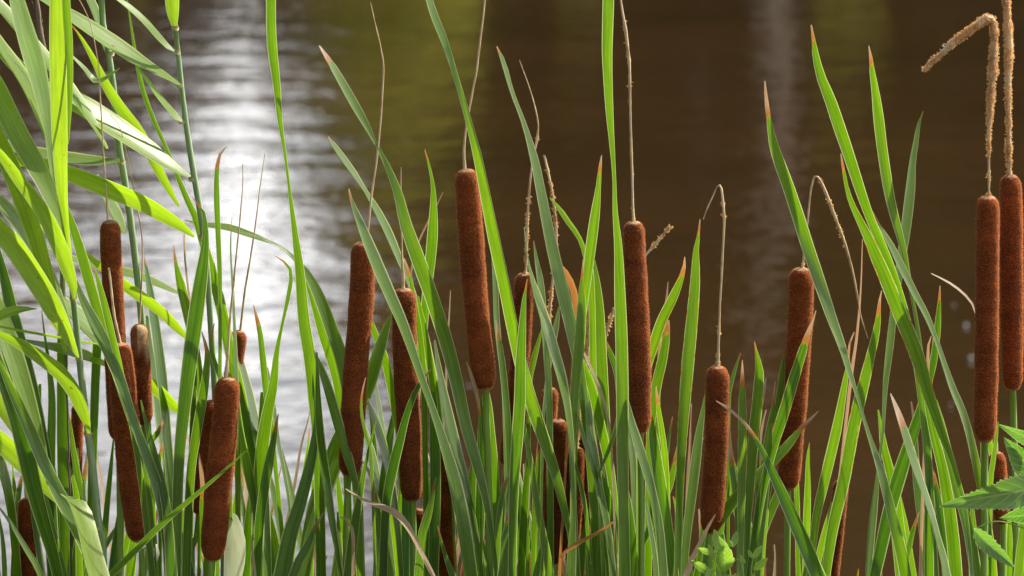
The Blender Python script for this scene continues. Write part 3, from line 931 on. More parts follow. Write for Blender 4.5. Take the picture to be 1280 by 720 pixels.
for label, bpx, Yb, leaves in DATA_SHOOTS:
    q = P(bpx, 720, Yb)
    root = (q.x, Yb, 0.0)
    sh = thing('cattail_shoot', label, 'cattail leaves', root, 'leaf shoots of the cattail stand')
    for lf in leaves:
        mode, dcm, dry, st = lf[:4]
        blade(sh, mode, dcm / 100.0, dry, parse(st), root, spot=lf[4] if len(lf) > 4 else 0, dryall=2.0 if dry >= 200 else 0)
    # younger and dying leaves low in the shoot
    er = random.Random(bpx * 7 + 1)
    n_e = 5 if bpx < 960 else 1
    for k in range(n_e):
        tx, ty = bpx + er.uniform(-55, 50), er.uniform(500, 690)
        w = er.uniform(7, 14)
        sl = er.uniform(-0.22, 0.22)
        dead = k in (1, 3)
        st = [(tx, ty, 1.5)] + [(tx - sl * d + er.uniform(-1.5, 1.5), ty + d, ww) for d, ww in ((18, w * .35), (50, w * .75), (100, w), (170, w), (745 - ty if ty < 560 else 190, w))]
        if dead:
            st = [(a, b, c * 0.5 if i else c) for i, (a, b, c) in enumerate(st)]
        blade(sh, er.choice('ttrdt') if not dead else 'r', er.uniform(0.11, 0.24), er.choice((0, 8, 16, 30)), st, root,
              dryall=er.choice((0.9, 1.4, 2.0)) if dead else 0, tone=None)


# ------------------------------------------------------------------ reeds on the left
def reed(label, stem_pts, Y, leaves, root_px, nodes=()):
    q = P(root_px, 720, Y)
    root = (q.x, Y, 0.0)
    t = thing('reed', label, 'reed', root, 'common reeds at the left')
    rows = []
    for x, y, w in parse(stem_pts):
        p = P(x, y, Y)
        rows.append((p.x, p.y, p.z, w * pxm(Y) / 2))
    rows.append((root[0] * 0.4 + rows[-1][0] * 0.6, Y, rows[-1][2] * 0.5, rows[-1][3]))
    rows.append((root[0], Y, -0.12, rows[-1][3]))
    pts = catmull(rows, 60)
    V, F, _ = tube(pts, 10)
    mesh_obj('stem', V, F, M_REEDSTEM, t)
    for nx, ny, nw in nodes:
        a, b = P(nx, ny - 3, Y), P(nx, ny + 3, Y)
        rr = nw * pxm(Y) / 2
        V, F, _ = tube([(a.x, a.y, a.z, rr * 0.85), ((a.x + b.x) / 2, a.y, (a.z + b.z) / 2, rr * 1.12), (b.x, b.y, b.z, rr * 0.9)], 12)
        mesh_obj('node', V, F, M_NODE, t)
    for mode, dcm, dry, st, *ln in leaves:
        blade(t, mode, dcm / 100.0, dry, parse(st), root, M_REED, extend=False, cup=0.08, lean=ln[0] if ln else None,
              tone=1.0 if ln else None)
    return t


reed('slender reed stem with pale leaf joints, rising to a sheathed tip against the water',
     "219,34,6 223,70,6.5 228,120,7 236,180,7.5 246,240,8 254,290,8 259,340,8 263,400,8 268,480,8 272,560,8 276,640,8 280,735,8", 0.05,
     [('t', 5, 0, "214,-40,10 215,-12,18 216,12,17 218,30,9 220,38,6"),
      ('r', 3, 0, "30,-14,4 55,-2,10 80,14,14 105,30,18 132,48,20 155,64,20 178,79,15 203,93,9 225,106,3"),
      ('s', 4, 0, "143,-4,4 160,8,7 180,26,8 196,44,8 208,57,7 218,64,2"),
      ('s', 5, 0, "86,66,2 104,84,5 122,102,7 150,85,1"),
      ('s', 4, 0, "168,78,2 182,98,5 198,120,7 212,137,8 222,148,8 228,152,2"),
      ('r', 6, 0, "-20,30,4 0,62,16 40,100,22 75,118,26 105,134,27 133,152,28 160,170,26 188,189,22 212,206,15 240,223,3"),
      ('t', 2, 0, "-20,186,4 20,200,12 60,207,18 100,222,22 145,240,23 178,254,22 206,270,19 228,284,12 243,296,3")],
     276, [(219, 35, 9), (221, 65, 9), (225, 106, 9), (228, 152, 9), (240, 224, 9), (253, 296, 10)])
reed('reed stem with broad drooping leaves, behind the two leaning brown heads',
     "126,-12,8 128,20,8 131,62,7 138,68,8 141,100,8 145,150,9 151,200,9 158,238,9 165,290,9 171,340,9 177,400,9 181,460,9 186,560,9 190,650,9 194,735,9", 0.10,
     [('r', 9, 0, "-25,165,6 0,178,12 28,188,14 60,194,16 90,199,16 120,202,13 150,201,4"),
      ('r', 10, 0, "102,-20,6 112,0,14 122,25,14 128,50,10 133,68,4"),
      ('s', 11, 0, "120,220,6 134,250,14 148,275,17 157,290,6"),
      ('t', 8, 0, "105,315,4 125,332,10 150,352,14 175,370,15 200,388,14 220,408,12 237,426,3"),
      ('s', 12, 0, "60,312,4 105,328,9 135,336,12 165,343,12 195,354,10 226,368,4"),
      ('s', 13, 0, "60,360,4 85,385,18 112,410,26 138,432,26 160,455,20 182,480,8"),
      ('t', 9, 0, "160,440,3 180,470,13 204,494,16 224,514,11 238,526,3"),
      ('s', 11, 0, "20,424,4 50,431,10 80,438,18 108,446,18 132,456,8"),
      ('s', 9, 0, "230,275,1 255,281,7 285,285,10 318,296,8 345,306,2"),
      ('t', 7, 12, "88,30,1 98,42,3 108,58,6 120,80,9 131,103,12 142,122,14 156,142,15 170,160,15 184,184,15 198,212,13 212,238,9 224,258,3")],
     190, [(138, 67, 10), (151, 202, 11)])
reed('big-leaved reed with yellow leaf collars, foremost at the left edge',
     "80,285,6 85,320,8 92,374,8 99,447,9 104,490,9 110,542,9 114,570,10 118,605,10 123,655,10 130,735,10", -0.03,
     [('r', 2, 0, "-34,320,16 -8,382,25 15,440,26 34,500,22 52,560,12 62,610,4"),
      ('t', 1, 0, "-40,90,14 -10,160,24 16,215,26 38,275,25 56,335,20 70,390,13 82,440,4"),
      ('s', 3, 0, "-30,-24,12 5,14,20 42,58,22 80,104,20 112,148,12 134,186,3"),
      ('t', 4, 0, "-30,470,12 0,505,20 30,545,22 58,590,20 84,640,14 104,690,5"),
      ('r', 5, 0, "-30,230,10 4,258,18 34,296,20 58,340,18 78,385,10 92,420,3"),
      ('t', -5, 0, "72,-60,16 72,-20,19 72,20,21 73,70,23 74,125,23 75,175,21 77,225,16 81,275,11 87,325,8 90,350,4"),
      ('d', -3, 0, "81,-40,10 83,10,11 86,60,11 87,120,8 84,180,4"),
      ('rr', -2, 0, "10,-45,10 20,0,20 30,38,25 42,78,27 52,118,21 60,160,13 66,205,12 73,250,8 80,290,3"),
      ('tr', -4, 0, "-40,60,20 -12,102,32 8,140,30 26,175,28 45,208,26 60,238,22 73,270,15 84,305,5"),
      ('r', -1, 0, "-30,0,6 -5,48,14 15,78,19 32,105,20 48,140,16 60,172,11 70,200,6 80,240,3"),
      ('t', -6, 0, "-25,165,4 0,192,11 22,222,16 45,252,19 62,280,21 76,312,21 86,340,18 92,360,11 93,374,4"),
      ('t', -7, 0, "-30,245,12 -5,282,24 16,306,29 36,335,29 55,365,28 72,395,25 86,422,15 98,447,3"),
      ('t', -6, 0, "-20,404,4 0,418,8 22,428,14 48,445,18 72,463,20 90,485,19 102,510,17 109,530,9 111,542,4"),
      ('t', -4, 0, "-30,530,14 -8,545,24 12,562,27 34,584,24 56,604,22 76,622,20 90,634,16"),
      ('r', -17, 0, "84,620,2 92,625,19 100,640,24 107,662,25 114,690,26 122,720,28 128,745,26", 0.075),
      ('t', -2, 0, "-14,402,8 6,392,14 26,387,9 46,386,1"),
      ('t', -1, 0, "-6,407,3 30,414,3.5 70,421,3.5 122,430,2")],
     134, [(92, 373, 10), (99, 448, 9), (110, 542, 11), (123, 660, 10)])


# ------------------------------------------------------------------ seed heads
def seed_head(parent, pts, w, Y, pale=0.0):
    r = random.Random(int(pts[0][0] * 7))
    rows = []
    for p2 in pts:
        p = P(p2[0], p2[1], Y)
        rows.append((p.x, p.y, p.z))
    n = 210
    A = catmull(rows, n)
    L = np.concatenate([[0], np.cumsum(np.linalg.norm(np.diff(A, axis=0), axis=1))])
    W = w * pxm(Y) / 2 * 0.94
    tot = L[-1]
    ph = r.uniform(0, 6)
    rr = []
    e = W * 1.05
    e2 = W * 1.5
    for s in L:
        k = 1.0
        if s < e:
            k = math.sqrt(max(0, 1 - (1 - s / e) ** 2)) ** 0.85
        if tot - s < e2:
            k *= max(0, 1 - (1 - (tot - s) / e2) ** 2.2) ** 0.5
        k *= 0.92 + 0.06 * math.sin(math.pi * min(1, s / tot * 1.1)) + 0.022 * math.sin(s / tot * 5 + ph) + 0.012 * math.sin(s / tot * 13 + ph * 2)
        rr.append(max(W * 0.10, W * k))
    seg = 72
    pts4 = [(A[i, 0], A[i, 1], A[i, 2], rr[i]) for i in range(n)]
    V, F, al = tube(pts4, seg, cap=True)
    A3 = A
    sx = r.uniform(0, 50)
    V2, pal = [], []
    for idx, v in enumerate(V):
        i = idx // seg
        c = Vector(A3[i])
        d = v - c
        k = 1 + 0.06 * noise.noise(Vector((v.x * 60 + sx, v.y * 60, v.z * 45))) + 0.012 * noise.noise(v * 420) + r.uniform(-0.025, 0.025)
        V2.append(c + d * k + Vector((0, 0, r.uniform(-1, 1) * 0.0002)))
        f = 0.0
        if i < 3 or i > n - 5:
            f = 0.5
        if pale:
            s = L[i] / tot
            q = noise.noise(Vector((v.x * 110, v.y * 110, v.z * 60)))
            f = max(f, max(0, min(1, (0.42 - s) * 5 + q * 1.2)) * pale * (1 if d.x > -W * 0.15 else 0.25))
        pal.append(f)
    o = mesh_obj('seed_head', V2, F, M_FELT, parent, {'pale': pal, 'hue': [r.random()] * len(V2)})
    # short fuzz standing out of the felt
    g = np.random.default_rng(int(pts[0][0]))
    n_h = int(11000 * min(1.2, tot / 0.16))
    ii = g.integers(1, n - 1, n_h)
    th = g.uniform(0, 2 * math.pi, n_h)
    base = np.array([tuple(v) for v in V2]).reshape(n, seg, 3)
    pb = base[ii, (th / (2 * math.pi) * seg).astype(int) % seg]
    cc = A3[ii, :3]
    out = pb - cc
    out /= np.linalg.norm(out, axis=1)[:, None] + 1e-9
    d = out + g.normal(0, 0.45, (n_h, 3))
    d /= np.linalg.norm(d, axis=1)[:, None]
    ln = g.uniform(0.0005, 0.0015, n_h)[:, None]
    e = np.cross(d, g.normal(0, 1, (n_h, 3)))
    e = e / (np.linalg.norm(e, axis=1)[:, None] + 1e-9) * 0.00016
    v0, v1, v2 = pb - e - out * 0.0003, pb + e - out * 0.0003, pb + d * ln
    HV = np.stack([v0, v1, v2], 1).reshape(-1, 3)
    f = mesh_obj('fuzz', HV, [(3 * k, 3 * k + 1, 3 * k + 2) for k in range(n_h)], M_FUZZ, o, smooth=False)
    f['kind'] = 'stuff'
    return o


def spike(parent, st, Y, fluff=0.0, mat=None, name='dry_spike', base_green=True):
    r = random.Random(len(st) * 13 + int(parse(st)[0][0]))
    rows = []
    for x, y, w in parse(st):
        p = P(x, y, Y)
        rows.append((p.x, p.y, p.z, w * pxm(Y) / 2 * (0.66 if fluff > 1 else 0.82 if fluff else 0.9)))
    L = sum(math.dist(rows[i][:3], rows[i + 1][:3]) for i in range(len(rows) - 1))
    n = max(14, int(L / 0.0035))
    A = catmull(rows, n)
    for i in range(n):
        A[i, 3] *= 1 + (0.42 if fluff > 1 else 0.25) * noise.noise(Vector((A[i, 2] * 160, A[i, 0] * 160, 1)))
        A[i, 0] += 0.0006 * noise.noise(Vector((A[i, 2] * 45, 3, 1)))
    V, F, _ = tube(A, 9)
    mesh_obj(name, V, F, mat or M_SPIKE, parent)
    if fluff:
        V, F = [], []
        for i in range(n):
            rad = A[i, 3]
            if rad < 0.0011:
                continue
            cnt = int(38 * fluff * (rad / 0.002) ** 1.2 * max(0.15, 1 + 1.3 * noise.noise(Vector((A[i, 2] * 70, A[i, 0] * 70, 5)))))
            for _ in range(cnt):
                th = r.uniform(0, 6.283)
                t = Vector(A[min(i + 1, n - 1), :3]) - Vector(A[max(i - 1, 0), :3])
                t.normalize()
                a = t.orthogonal().normalized()
                b = t.cross(a)
                out = a * math.cos(th) + b * math.sin(th)
                c = Vector(A[i, :3]) + t * r.uniform(-.002, .002) + out * rad * r.uniform(0.8, 1.12)
                d = (out * r.uniform(.3, 1) + t * r.uniform(-1, 1) + Vector((r.gauss(0, .4), r.gauss(0, .4), r.gauss(0, .4)))).normalized()
                e = d.orthogonal().normalized()
                ln, wd = r.uniform(0.0008, 0.0022), r.uniform(0.0003, 0.0008)
                k = len(V)
                V.extend([c - e * wd, c + e * wd, c + d * ln + e * wd * .6, c + d * ln - e * wd * .6])
                F.append((k, k + 1, k + 2, k + 3))
        if F:
            o = mesh_obj('fluff', V, F, M_FLUFF, parent, smooth=False)
            o['kind'] = 'stuff'


def cattail(label, head, w, Y, root_px, spk=None, fluff=0.0, stalk_w=8, stalk=None, pale=0.0, broken=False):
    hp = parse(head)
    q = P(root_px, 720, Y)
    root = (q.x, Y, 0.0)
    t = thing('cattail', label, 'cattail', root, 'flowering cattail stems with brown seed heads')
    seed_head(t, hp, w, Y, pale)
    rows = []
    x, y = hp[-1][:2]
    for a, b in [(x, y - 6)] + [p[:2] for p in (parse(stalk) if stalk else [])] + ([] if y > 716 else [(x * 0.35 + root_px * 0.65, 722)]):
        p = P(a, b, Y)
        rows.append((p.x, p.y, p.z, stalk_w * pxm(Y) / 2))
    z = rows[-1][2]
    rows.append((rows[-1][0] * 0.5 + root[0] * 0.5, Y, z * 0.5, rows[-1][3] * 1.05))
    rows.append((root[0], Y, -0.12, rows[-1][3] * 1.1))
    V, F, _ = tube(catmull(rows, 50), 12)
    mesh_obj('stalk', V, F, M_STALK, t)
    if spk:
        spike(t, spk, Y, fluff)
    return t


cattail('slim cattail head behind the leaning left pair, its thin spike rising to the top edge',
        "137,275 140,340 143,400 145,470 149,552", 29, 0.03, 152, "94,-10,1 113,30,1.2 123,83,1.5 126,133,2 130,200,2 133,240,2.5 135,278,3.5")
cattail('largest leaning cattail head at left, topped by a broken pale stub',
        "149,428 156,515 164,600 173,678", 35, -0.02, 182, "136,335,3 143,395,4 151,432,4", stalk_w=10)
cattail('cattail head with a frosted yellow crown, right beside the leaning pair',
        "174,405 177,470 180,532", 26, 0.05, 186, "138,143,1 150,160,1.2 160,200,1.5 172,262,2 178,307,2 176,373,2.5 174,408,3.5", pale=0.9)
cattail('big stout cattail head at lower left with the thin grass blade across its foot',
        "285,471 281,530 274,600 265,702", 36, -0.02, 262, "303,205,1 303,240,1.5 295,323,2.5 287,407,3.5 283,474,5", stalk_w=8)
cattail('shaded cattail head half hidden behind the big stout one at lower left',
        "264,500 258,560 249,644", 27, 0.05, 236, None, stalk_w=7, stalk="247,660 241,700")
cattail('short cattail head mostly hidden by leaves above the big stout lower-left one',
        "299,413 292,460 286,520", 24, 0.09, 284, "331,192,1 325,235,1.5 318,290,2 306,365,3 300,416,3.5")
cattail('thick cattail head first of the centre-left pair, its hair-thin spike curving at the top',
        "454,302 452,370 444,470 437,597", 34, 0.0, 429, "463,3,1 469,30,1.5 476,60,2 479,97,2.5 473,180,2.8 465,240,3 460,285,3.5 457,305,4", stalk_w=7)
cattail('cattail head second of the centre-left pair, lower and topped with a torn leaf sheath',
        "505,360 506,440 511,530 515,628", 33, 0.02, 518, "501,209,1.5 501,240,2 502,300,2.5 503,335,4 504,362,5", stalk_w=9)
cattail('highest-standing cattail head at centre, leaning slightly with a long straight spike',
        "583,211 589,300 597,400 607,489", 34, 0.0, 615, "607,-30,2 606,0,2.5 595,90,3 584,150,3 580,185,3.5 581,214,5", stalk_w=9)
cattail('cattail head behind leaves right of centre top, under a wavy fluffy spike',
        "656,341 652,420 645,500 634,584", 27, 0.09, 622, "649,75,1 662,110,1.5 672,150,2.5 671,175,3.5 665,205,3 660,260,4 658,310,4.5 657,343,4", fluff=0.6)
cattail('small upper head of the low centre cluster, with a ragged pale spike',
        "688,484 684,550 678,652", 23, 0.10, 674, "680,194,3 685,215,4 690,240,4 695,285,4 694,320,4 687,390,4.5 686,440,4 686,487,3", fluff=0.7)
cattail('largest head of the low centre cluster, in front of the others',
        "698,524 697,600 691,706", 33, 0.05, 686, None)
cattail('slim head in the low centre cluster beneath a fat fluffy brown spike',
        "722,559 719,610 714,690", 22, 0.045, 710, "735,378,3 735,395,8 733,430,10 730,455,8 726,480,4 724,520,4 722,540,5 721,562,4", fluff=0.9)
cattail('rearmost right head of the low centre cluster',
        "734,540 731,600 722,722", 25, 0.10, 716, None)
cattail('tall straight cattail head right of centre, pressed against the bright long blade',
        "792,276 795,360 799,460 800,544", 31, 0.0, 803, "774,-20,2.5 777,10,3.5 783,45,5 787,95,4.5 788,150,4 790,220,3.8 791,255,4 792,279,5", fluff=0.12, stalk_w=8)
cattail('lower cattail head above the small bright herb, its long spike bent over at the top',
        "897,457 896,540 893,600 888,668", 33, 0.0, 886, "879,274,1.5 884,261,2.5 891,246,2 897,232,1.5 899,231,2.5 902,238,4 905,272,4 903,320,3.5 900,380,3.5 898,430,4 897,460,5", fluff=0.3)
cattail('dark-sided cattail head right of centre with a kinked spike hanging down like a whip',
        "1002,334 1000,400 993,500 985,613", 34, 0.05, 983, "1085,423,1 1076,395,2 1068,350,3.5 1057,307,4 1044,272,4.5 1032,240,5 1024,224,4 1019,220,4 1014,235,3 1010,270,3 1005,315,3.5 1003,337,4", fluff=0.35)
cattail('front cattail head of the tall right-hand pair, under a thick fluffy spike folded over',
        "1235,244 1234,350 1233,450 1231,554", 32, -0.02, 1229, "1152,89,4 1162,80,8 1178,66,11 1195,51,13 1212,38,13 1226,28,13 1236,23,13 1242,30,12 1243,50,14 1241,85,15 1239,115,13 1237,150,9 1236,175,6 1236,215,5 1236,248,5", fluff=1.15, stalk_w=9, stalk="1230,640")
cattail('rear cattail head at the right edge, under a straight thick fluffy spike leaving the frame',
        "1263,218 1264,300 1265,400 1266,489", 31, 0.015, 1271, "1255,-40,12 1258,0,11 1260,35,14 1261,60,15 1260,100,11 1261,150,9 1261,195,9 1262,221,7", fluff=1.1, stalk_w=8, stalk="1269,600")
cattail('short cattail head at lower right behind the saw-toothed leaves',
        "1246,565 1249,610 1253,656", 23, 0.08, 1254, "1244,510,1.5 1245,540,3 1246,568,4")
cattail('lowest cattail head in the left corner, crossed by a thin leaf',
        "33,622 36,670 42,745", 27, 0.05, 48, "34,598,3 33,625,4")
cattail('thin shaded cattail head among dark leaves behind the reed stem at left',
        "97,505 94,600 89,705", 17, 0.17, 86, None)
cattail('narrow cattail head peeping low between leaves, right of the second centre-left head',
        "549,560 553,630 558,725", 25, 0.06, 560, None)
cattail('tiny glimpse of a cattail head under the second centre-left head',
        "526,636 517,680 502,745", 23, 0.13, 498, None)
cattail('sliver of a cattail head behind the leaf with the brown-stained tip',
        "1052,600 1046,650 1036,740", 22, 0.09, 1034, None)


# ------------------------------------------------------------------ loose dry things
def dry_thing(name, label, cat, mode, Y, st, root_px, mat=None, tone=0.5, dry=900, extend=True, cup=None):
    q = P(root_px, 720, Y)
    root = (q.x, Y, 0.0)
    t = thing(name, label, cat, root)
    blade(t, mode, Y, dry, parse(st), root, mat, tone=tone, dryall=1.0 if tone == 0.9 else 2.0, extend=extend, cup=cup, lean=0.0)
    return t


dry_thing('dry_leaf', 'bleached white ribbon of dead leaf arching below the second centre-left head', 'dead leaf', 's', -0.09,
          "432,611,1 450,623,4 468,631,6 488,638,9 503,650,9 515,668,7 527,692,6 542,722,6 552,750,6", 556, M_PALE)
dry_thing('dry_leaf', 'curled burnt-orange dead leaf hanging near the rust-edged blade at centre', 'dead leaf', 't', 0.02,
          "700,329,1 706,338,6 713,352,9 718,368,9 720,388,8 718,410,4 716,440,3", 716, tone=0.9)
dry_thing('dry_leaf', 'white wiry dead strip slanting right at centre below the fluffy spike', 'dead leaf', 's', -0.01,
          "728,437,2 734,450,4 743,470,4 752,493,4 758,515,4 763,545,3 766,600,3", 768, M_PALE)
dry_thing('dry_leaf', 'orange dead stick lying slantwise across the foot of the low centre cluster', 'dead leaf', 'r', -0.085,
          "769,650,1.5 759,658,4 745,667,5 725,677,6 708,688,5 700,697,3", 700, tone=0.9, extend=False)
dry_thing('dry_leaf', 'tan dead leaf curving up beside the small bright herb', 'dead leaf', 'r', -0.09,
          "894,643,1.5 885,658,4 874,680,6 862,705,8 850,740,9", 845)
dry_thing('dry_leaf', 'thin white whisker of dead leaf touching the right-hand pair of heads', 'dead leaf', 's', 0.03,
          "1164,342,1 1176,348,2 1190,356,3 1203,366,3 1212,376,3 1219,390,2.5 1224,430,2.5 1226,520,3", 1226, M_PALE)
dry_thing('dry_leaf', 'thin white dead thread standing between the second head and the highest-standing head', 'dead leaf', 's', 0.06,
          "563,363,1 561,400,2.5 558,440,3 557,500,3 553,560,3 550,700,3", 550, M_PALE)
dry_thing('dry_leaf', 'small pale curled dead leaf at the foot of the first centre-left head', 'dead leaf', 's', -0.06,
          "424,645,1.5 431,648,2 438,657,4 441,672,5 441,700,4 440,740,4", 440, M_PALE)
dry_thing('dry_leaf', 'small tan dead leaf stub at lower left of centre before bluish water', 'dead leaf', 'r', -0.02,
          "422,662,1.5 423,680,4 426,705,5 427,740,5", 427)
dry_thing('dry_leaf', 'thin dead stick with a hooked tip at the foot of the lower-left leaves', 'dead leaf', 'r', -0.04,
          "318,672,1 314,682,3 317,700,3 320,740,4", 320)
dry_thing('grass_blade', 'long thin grey-green blade lying diagonally across the bottom left heads', 'grass blade', 'r', -0.12,
          "311,560,1 287,582,3 245,618,6 200,657,8 165,692,9 130,727,9 100,760,9", 60)
bpy.data.objects['grass_blade'].children[0].data.attributes['dry'].data.foreach_set(
    'value', [-2.0] * len(bpy.data.objects['grass_blade'].children[0].data.vertices))


def pale_broad_leaf():
    t = thing('broad_leaf', 'blown-out white rounded leaf glowing beside the stout lower-left head', 'broad leaf', tuple(P(290, 735, 0.02)))
    o = blade(t, 't', 0.0, 0, parse("284,638,6 287,644,16 291,658,24 294,680,29 293,705,28 290,730,22 288,760,10"), (0, 0, 0), M_PALE, extend=False, cup=0.05)  # overexposed sunlight put into the pale leaf colour
    p = parse("288,750,5 292,900,5")
    q0, q1 = P(288, 748, 0.02), P(300, 1200, 0.03)
    V, F, _ = tube([(q0.x, q0.y, q0.z, 0.002), (q1.x, 0.03, 0.4, 0.0022), (q1.x, 0.03, -0.1, 0.0025)], 8)
    mesh_obj('stalk', V, F, M_STALK, t)
    curl = thing('broad_leaf', 'small white curled leaf end under the largest leaning left head', 'broad leaf', tuple(P(185, 735, -0.04)))
    blade(curl, 's', -0.04, 0, parse("178,686,2 187,682,7 194,686,9 193,697,9 187,712,8 181,745,7"), (P(181, 740, 0).x, 0, 0), M_PALE)


pale_broad_leaf()


# stubs of broken spikes with fluff
def broken_spike(label, st, Y, root_px, fluff):
    q = P(root_px, 720, Y)
    t = thing('broken_spike', label, 'broken spike', (q.x, Y, 0))
    pts = parse(st)
    spike(t, st, Y, fluff, name='dry_spike')
    a = P(pts[-1][0], pts[-1][1], Y)
    w = 3.5 * pxm(Y) / 2
    V, F, _ = tube(catmull([(a.x, a.y, a.z, w), (a.x * .6 + q.x * .4, Y, a.z * 0.75, w), (q.x, Y, -0.1, w)], 20), 8)
    mesh_obj('stalk', V, F, M_STALK, t)


broken_spike('snapped fluffy spike end pointing up right beside the tall right-of-centre head', "837,284,5 830,292,4 820,304,4.5 808,318,3 800,332,2.5", 0.05, 800, 0.8)
broken_spike('short fluffy spike end slanting up, left of the long bright blade', "767,385,3 763,400,4.5 758,415,5 754,440,4 752,470,3", 0.06, 756, 0.8)


def plume():
    t = thing('reed_plume', 'dark dry brown grass plume at the top left corner', 'reed plume', tuple(P(90, 720, 0.12)))
    r = random.Random(4)
    spike(t, "40,-20,7 46,4,7 49,30,8 54,60,8 60,92,6 66,130,3 74,240,2.5 84,500,3 90,760,3", 0.12, 0.0, M_PLUME, 'stem')
    V, F = [], []
    for k in range(700):
        s = r.random()
        c = P(40 + 20 * s + r.gauss(0, 1.6), -20 + 115 * s, 0.12)
        d = Vector((r.gauss(0, .3), r.gauss(0, .3), 1)).normalized() * r.uniform(.002, .006)
        e = d.orthogonal().normalized() * 0.0005
        i = len(V)
        V.extend([c - e, c + e, c + d])
        F.append((i, i + 1, i + 2))
    o = mesh_obj('bristles', V, F, M_PLUME, t, smooth=False)
    o['kind'] = 'stuff'


plume()


# ------------------------------------------------------------------ herbs with flat leaves
def flat_leaf(parent, tip, base, width, Y, teeth=0, depth_tip=0.0, mat=None, droop=0.0, tilt=0.25, shape=0.45, fold=0.18, tone=0.6, tooth=0.10):
    """a broad herb leaf from base pixel to tip pixel, with midrib, side veins as relief and optional toothed margin"""
    r = random.Random(int(tip[0] * 3 + tip[1]))
    a = P(base[0], base[1], Y)
    b = P(tip[0], tip[1], Y + depth_tip)
    ax = b - a
    L = ax.length
    ax.normalize()
    view = ((a + b) / 2 - CAM).normalized()
    side = ax.cross(view).normalized()
    up = side.cross(ax).normalized()
    side = (side * math.cos(tilt) + up * math.sin(tilt)).normalized()
    up = ax.cross(side).normalized()
    if up.dot(view) > 0:
        up = -up
    W = width * pxm(Y)
    nl, nw = (64 if teeth else 30), 9
    V, F, ac, al, vs = [], [], [], [], []
    for i in range(nl + 1):
        s = i / nl
        prof = math.sin(math.pi * s ** shape) ** 0.9 if s < 1 else 0
        prof = (s / 0.02 if s < 0.02 else 1) * prof
        tw = 1.0
        if teeth:
            ph = (s * teeth) % 1.0
            tw = 1 - tooth * (1 - ph) * (1.0 if s < 0.97 else 0)
        for k in range(nw):
            u = k / (nw - 1)
            q = 2 * u - 1
            edge = tw if abs(q) > 0.9 else 1
            h = W / 2 * prof
            vein = 0.035 * W * abs(math.sin(math.pi * (s * 7 - abs(q) * 1.3))) * (1 - abs(q)) * (1 if teeth else .3)
            p = a + ax * (L * s + (abs(q) * 0.03 * L if teeth else 0)) + side * (h * q * edge) + up * (abs(q) * h * fold * 2 + vein) \
                - Vector((0, 0, 1)) * droop * L * s * s + up * 0.04 * L * math.sin(s * 5 + q)
            V.append(p)
            ac.append(u)
            al.append(s * L)
            vs.append(s * 8 - abs(q) * 1.8)
    for i in range(nl):
        for k in range(nw - 1):
            j = i * nw + k
            F.append((j, j + 1, j + nw + 1, j + nw))
    n = len(V)
    return mesh_obj('leaf', V, F, mat or M_HERB, parent,
                    {'across': ac, 'along': al, 'dry': [-2.0] * n, 'tone': [tone] * n, 'seed': [r.random()] * n, 'vs': vs})


def stem_tube(parent, pts, w, Y, name='stem', mat=None):
    rows = []
    for x, y in pts:
        p = P(x, y, Y)
        rows.append((p.x, p.y, p.z, w * pxm(Y) / 2))
    V, F, _ = tube(catmull(rows, 24), 8)
    return mesh_obj(name, V, F, mat or M_STALK, parent)


q = P(1300, 720, -0.06)
nt = thing('nettle', 'saw-toothed green leaves of a weed reaching in at the right edge', 'weed', (q.x, -0.06, 0))
stem_tube(nt, [(1302, 470), (1300, 560), (1301, 640), (1303, 760), (1304, 1200), (1304, 2300)], 6, -0.06)
flat_leaf(nt, (1179, 633), (1314, 603), 47, -0.07, 22, -0.02, tilt=0.25, shape=0.58, fold=0.16, tone=0.7, tooth=0.22)
flat_leaf(nt, (1256, 549), (1304, 600), 44, -0.055, 14, -0.01, tilt=0.3, shape=0.5, tone=0.45)
flat_leaf(nt, (1247, 531), (1302, 553), 22, -0.05, 14, 0.0, tilt=0.5, shape=0.55, tone=0.6)
flat_leaf(nt, (1268, 710), (1217, 660), 24, -0.04, 9, -0.02, tilt=-0.3, shape=0.6, fold=0.3, tone=0.95, tooth=0.24)
stem_tube(nt, [(1218, 661), (1250, 652), (1302, 668)], 1.8, -0.035, 'petiole')
flat_leaf(nt, (1250, 648), (1304, 640), 26, -0.035, 12, 0.02, tilt=0.2, shape=0.5, tone=0.2)

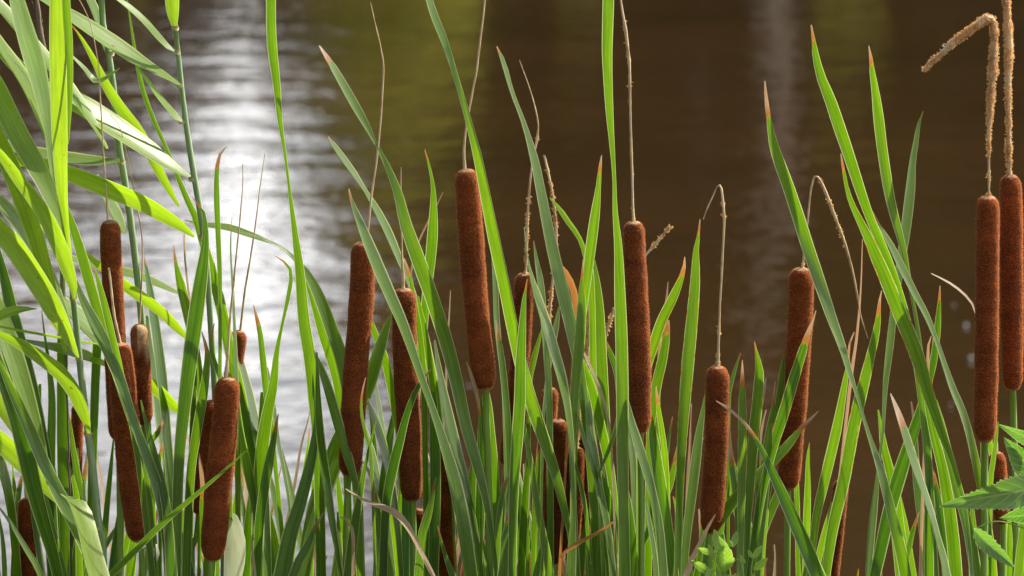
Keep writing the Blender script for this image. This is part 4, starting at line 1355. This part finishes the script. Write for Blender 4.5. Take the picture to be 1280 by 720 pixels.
q = P(906, 735, -0.13)
hb = thing('herb', 'small bright lime-green herb with rounded leaves at the foot of the bent-spike head', 'herb', (q.x, -0.13, 0))
stem_tube(hb, [(903, 668), (905, 700), (906, 740), (908, 900), (910, 2300)], 3.2, -0.13)
stem_tube(hb, [(908, 712), (924, 700), (932, 740)], 2.4, -0.13, 'stem')
stem_tube(hb, [(948, 682), (940, 704), (936, 730), (912, 800)], 2.4, -0.13, 'stem')
for tip, base, w in (((905, 677), (906, 716), 30), ((893, 662), (902, 692), 19), ((898, 670), (903, 690), 14), ((921, 663), (916, 684), 10),
                     ((871, 685), (892, 693), 9), ((864, 701), (888, 716), 14), ((880, 722), (893, 712), 9), ((953, 681), (941, 698), 9),
                     ((959, 698), (942, 713), 13), ((935, 687), (940, 697), 6), ((924, 693), (932, 704), 5), ((885, 680), (893, 700), 8),
                     ((911, 718), (905, 735), 12), ((896, 706), (903, 728), 12), ((912, 675), (915, 684), 6), ((943, 716), (938, 732), 8),
                     ((920, 716), (912, 734), 11), ((875, 738), (894, 730), 12)):
    flat_leaf(hb, tip, base, w * 0.85, -0.13 + rnd.uniform(-.012, .012), 4 if w > 11 else 0, rnd.uniform(-.01, .01), mat=M_LIME, tilt=rnd.uniform(-.3, .05), shape=0.8, fold=0.10, tone=rnd.uniform(.1, 1), tooth=0.16)

# ------------------------------------------------------------------ metal beads added to give sun glints on the pond
M_GLINT = NT('glint_metal')
M_GLINT.b.inputs['Base Color'].default_value = (0.28, 0.29, 0.3, 1)
M_GLINT.b.inputs['Roughness'].default_value = 0.36
M_GLINT.b.inputs['Metallic'].default_value = 1.0
M_GLINT = M_GLINT.m
for (bx, by, sc, lab) in ((1207, 409, 1.0, 'bright bubble on the water left of the right-hand heads, upper of two'),
                          (1213, 450, 1.1, 'bright bubble on the water left of the right-hand heads, lower of two'),
                          (1192, 383, 0.6, 'faint bubble on the water, highest of those left of the right-hand heads'),
                          (1188, 508, 0.6, 'faint bubble on the water, lowest of those left of the right-hand heads'),
                          (585, 485, 0.6, 'faint bubble on the water just left of the foot of the highest-standing head')):
    u = (bx - 640) / 640 * TH
    v = (360 - by) / 640 * TH
    d = Vector((u, math.cos(PITCH) + v * math.sin(PITCH), -math.sin(PITCH) + v * math.cos(PITCH)))
    tt = -CAM.z / d.z
    c = CAM + d * tt
    V, F = [], []
    rr = 0.0055 * sc
    for i in range(9):
        ph = math.pi * i / 16
        for k in range(16):
            th = 2 * math.pi * k / 16
            V.append((c.x + rr * math.sin(ph) * math.cos(th), c.y + rr * math.sin(ph) * math.sin(th), rr * math.cos(ph) + 0.004))
    for i in range(8):
        for k in range(16):
            F.append((i * 16 + k, i * 16 + (k + 1) % 16, (i + 1) * 16 + (k + 1) % 16, (i + 1) * 16 + k))
    o = mesh_obj('glint_bead', V, F, M_GLINT)
    tag(o, lab, 'glint', 'sun glints on the pond')
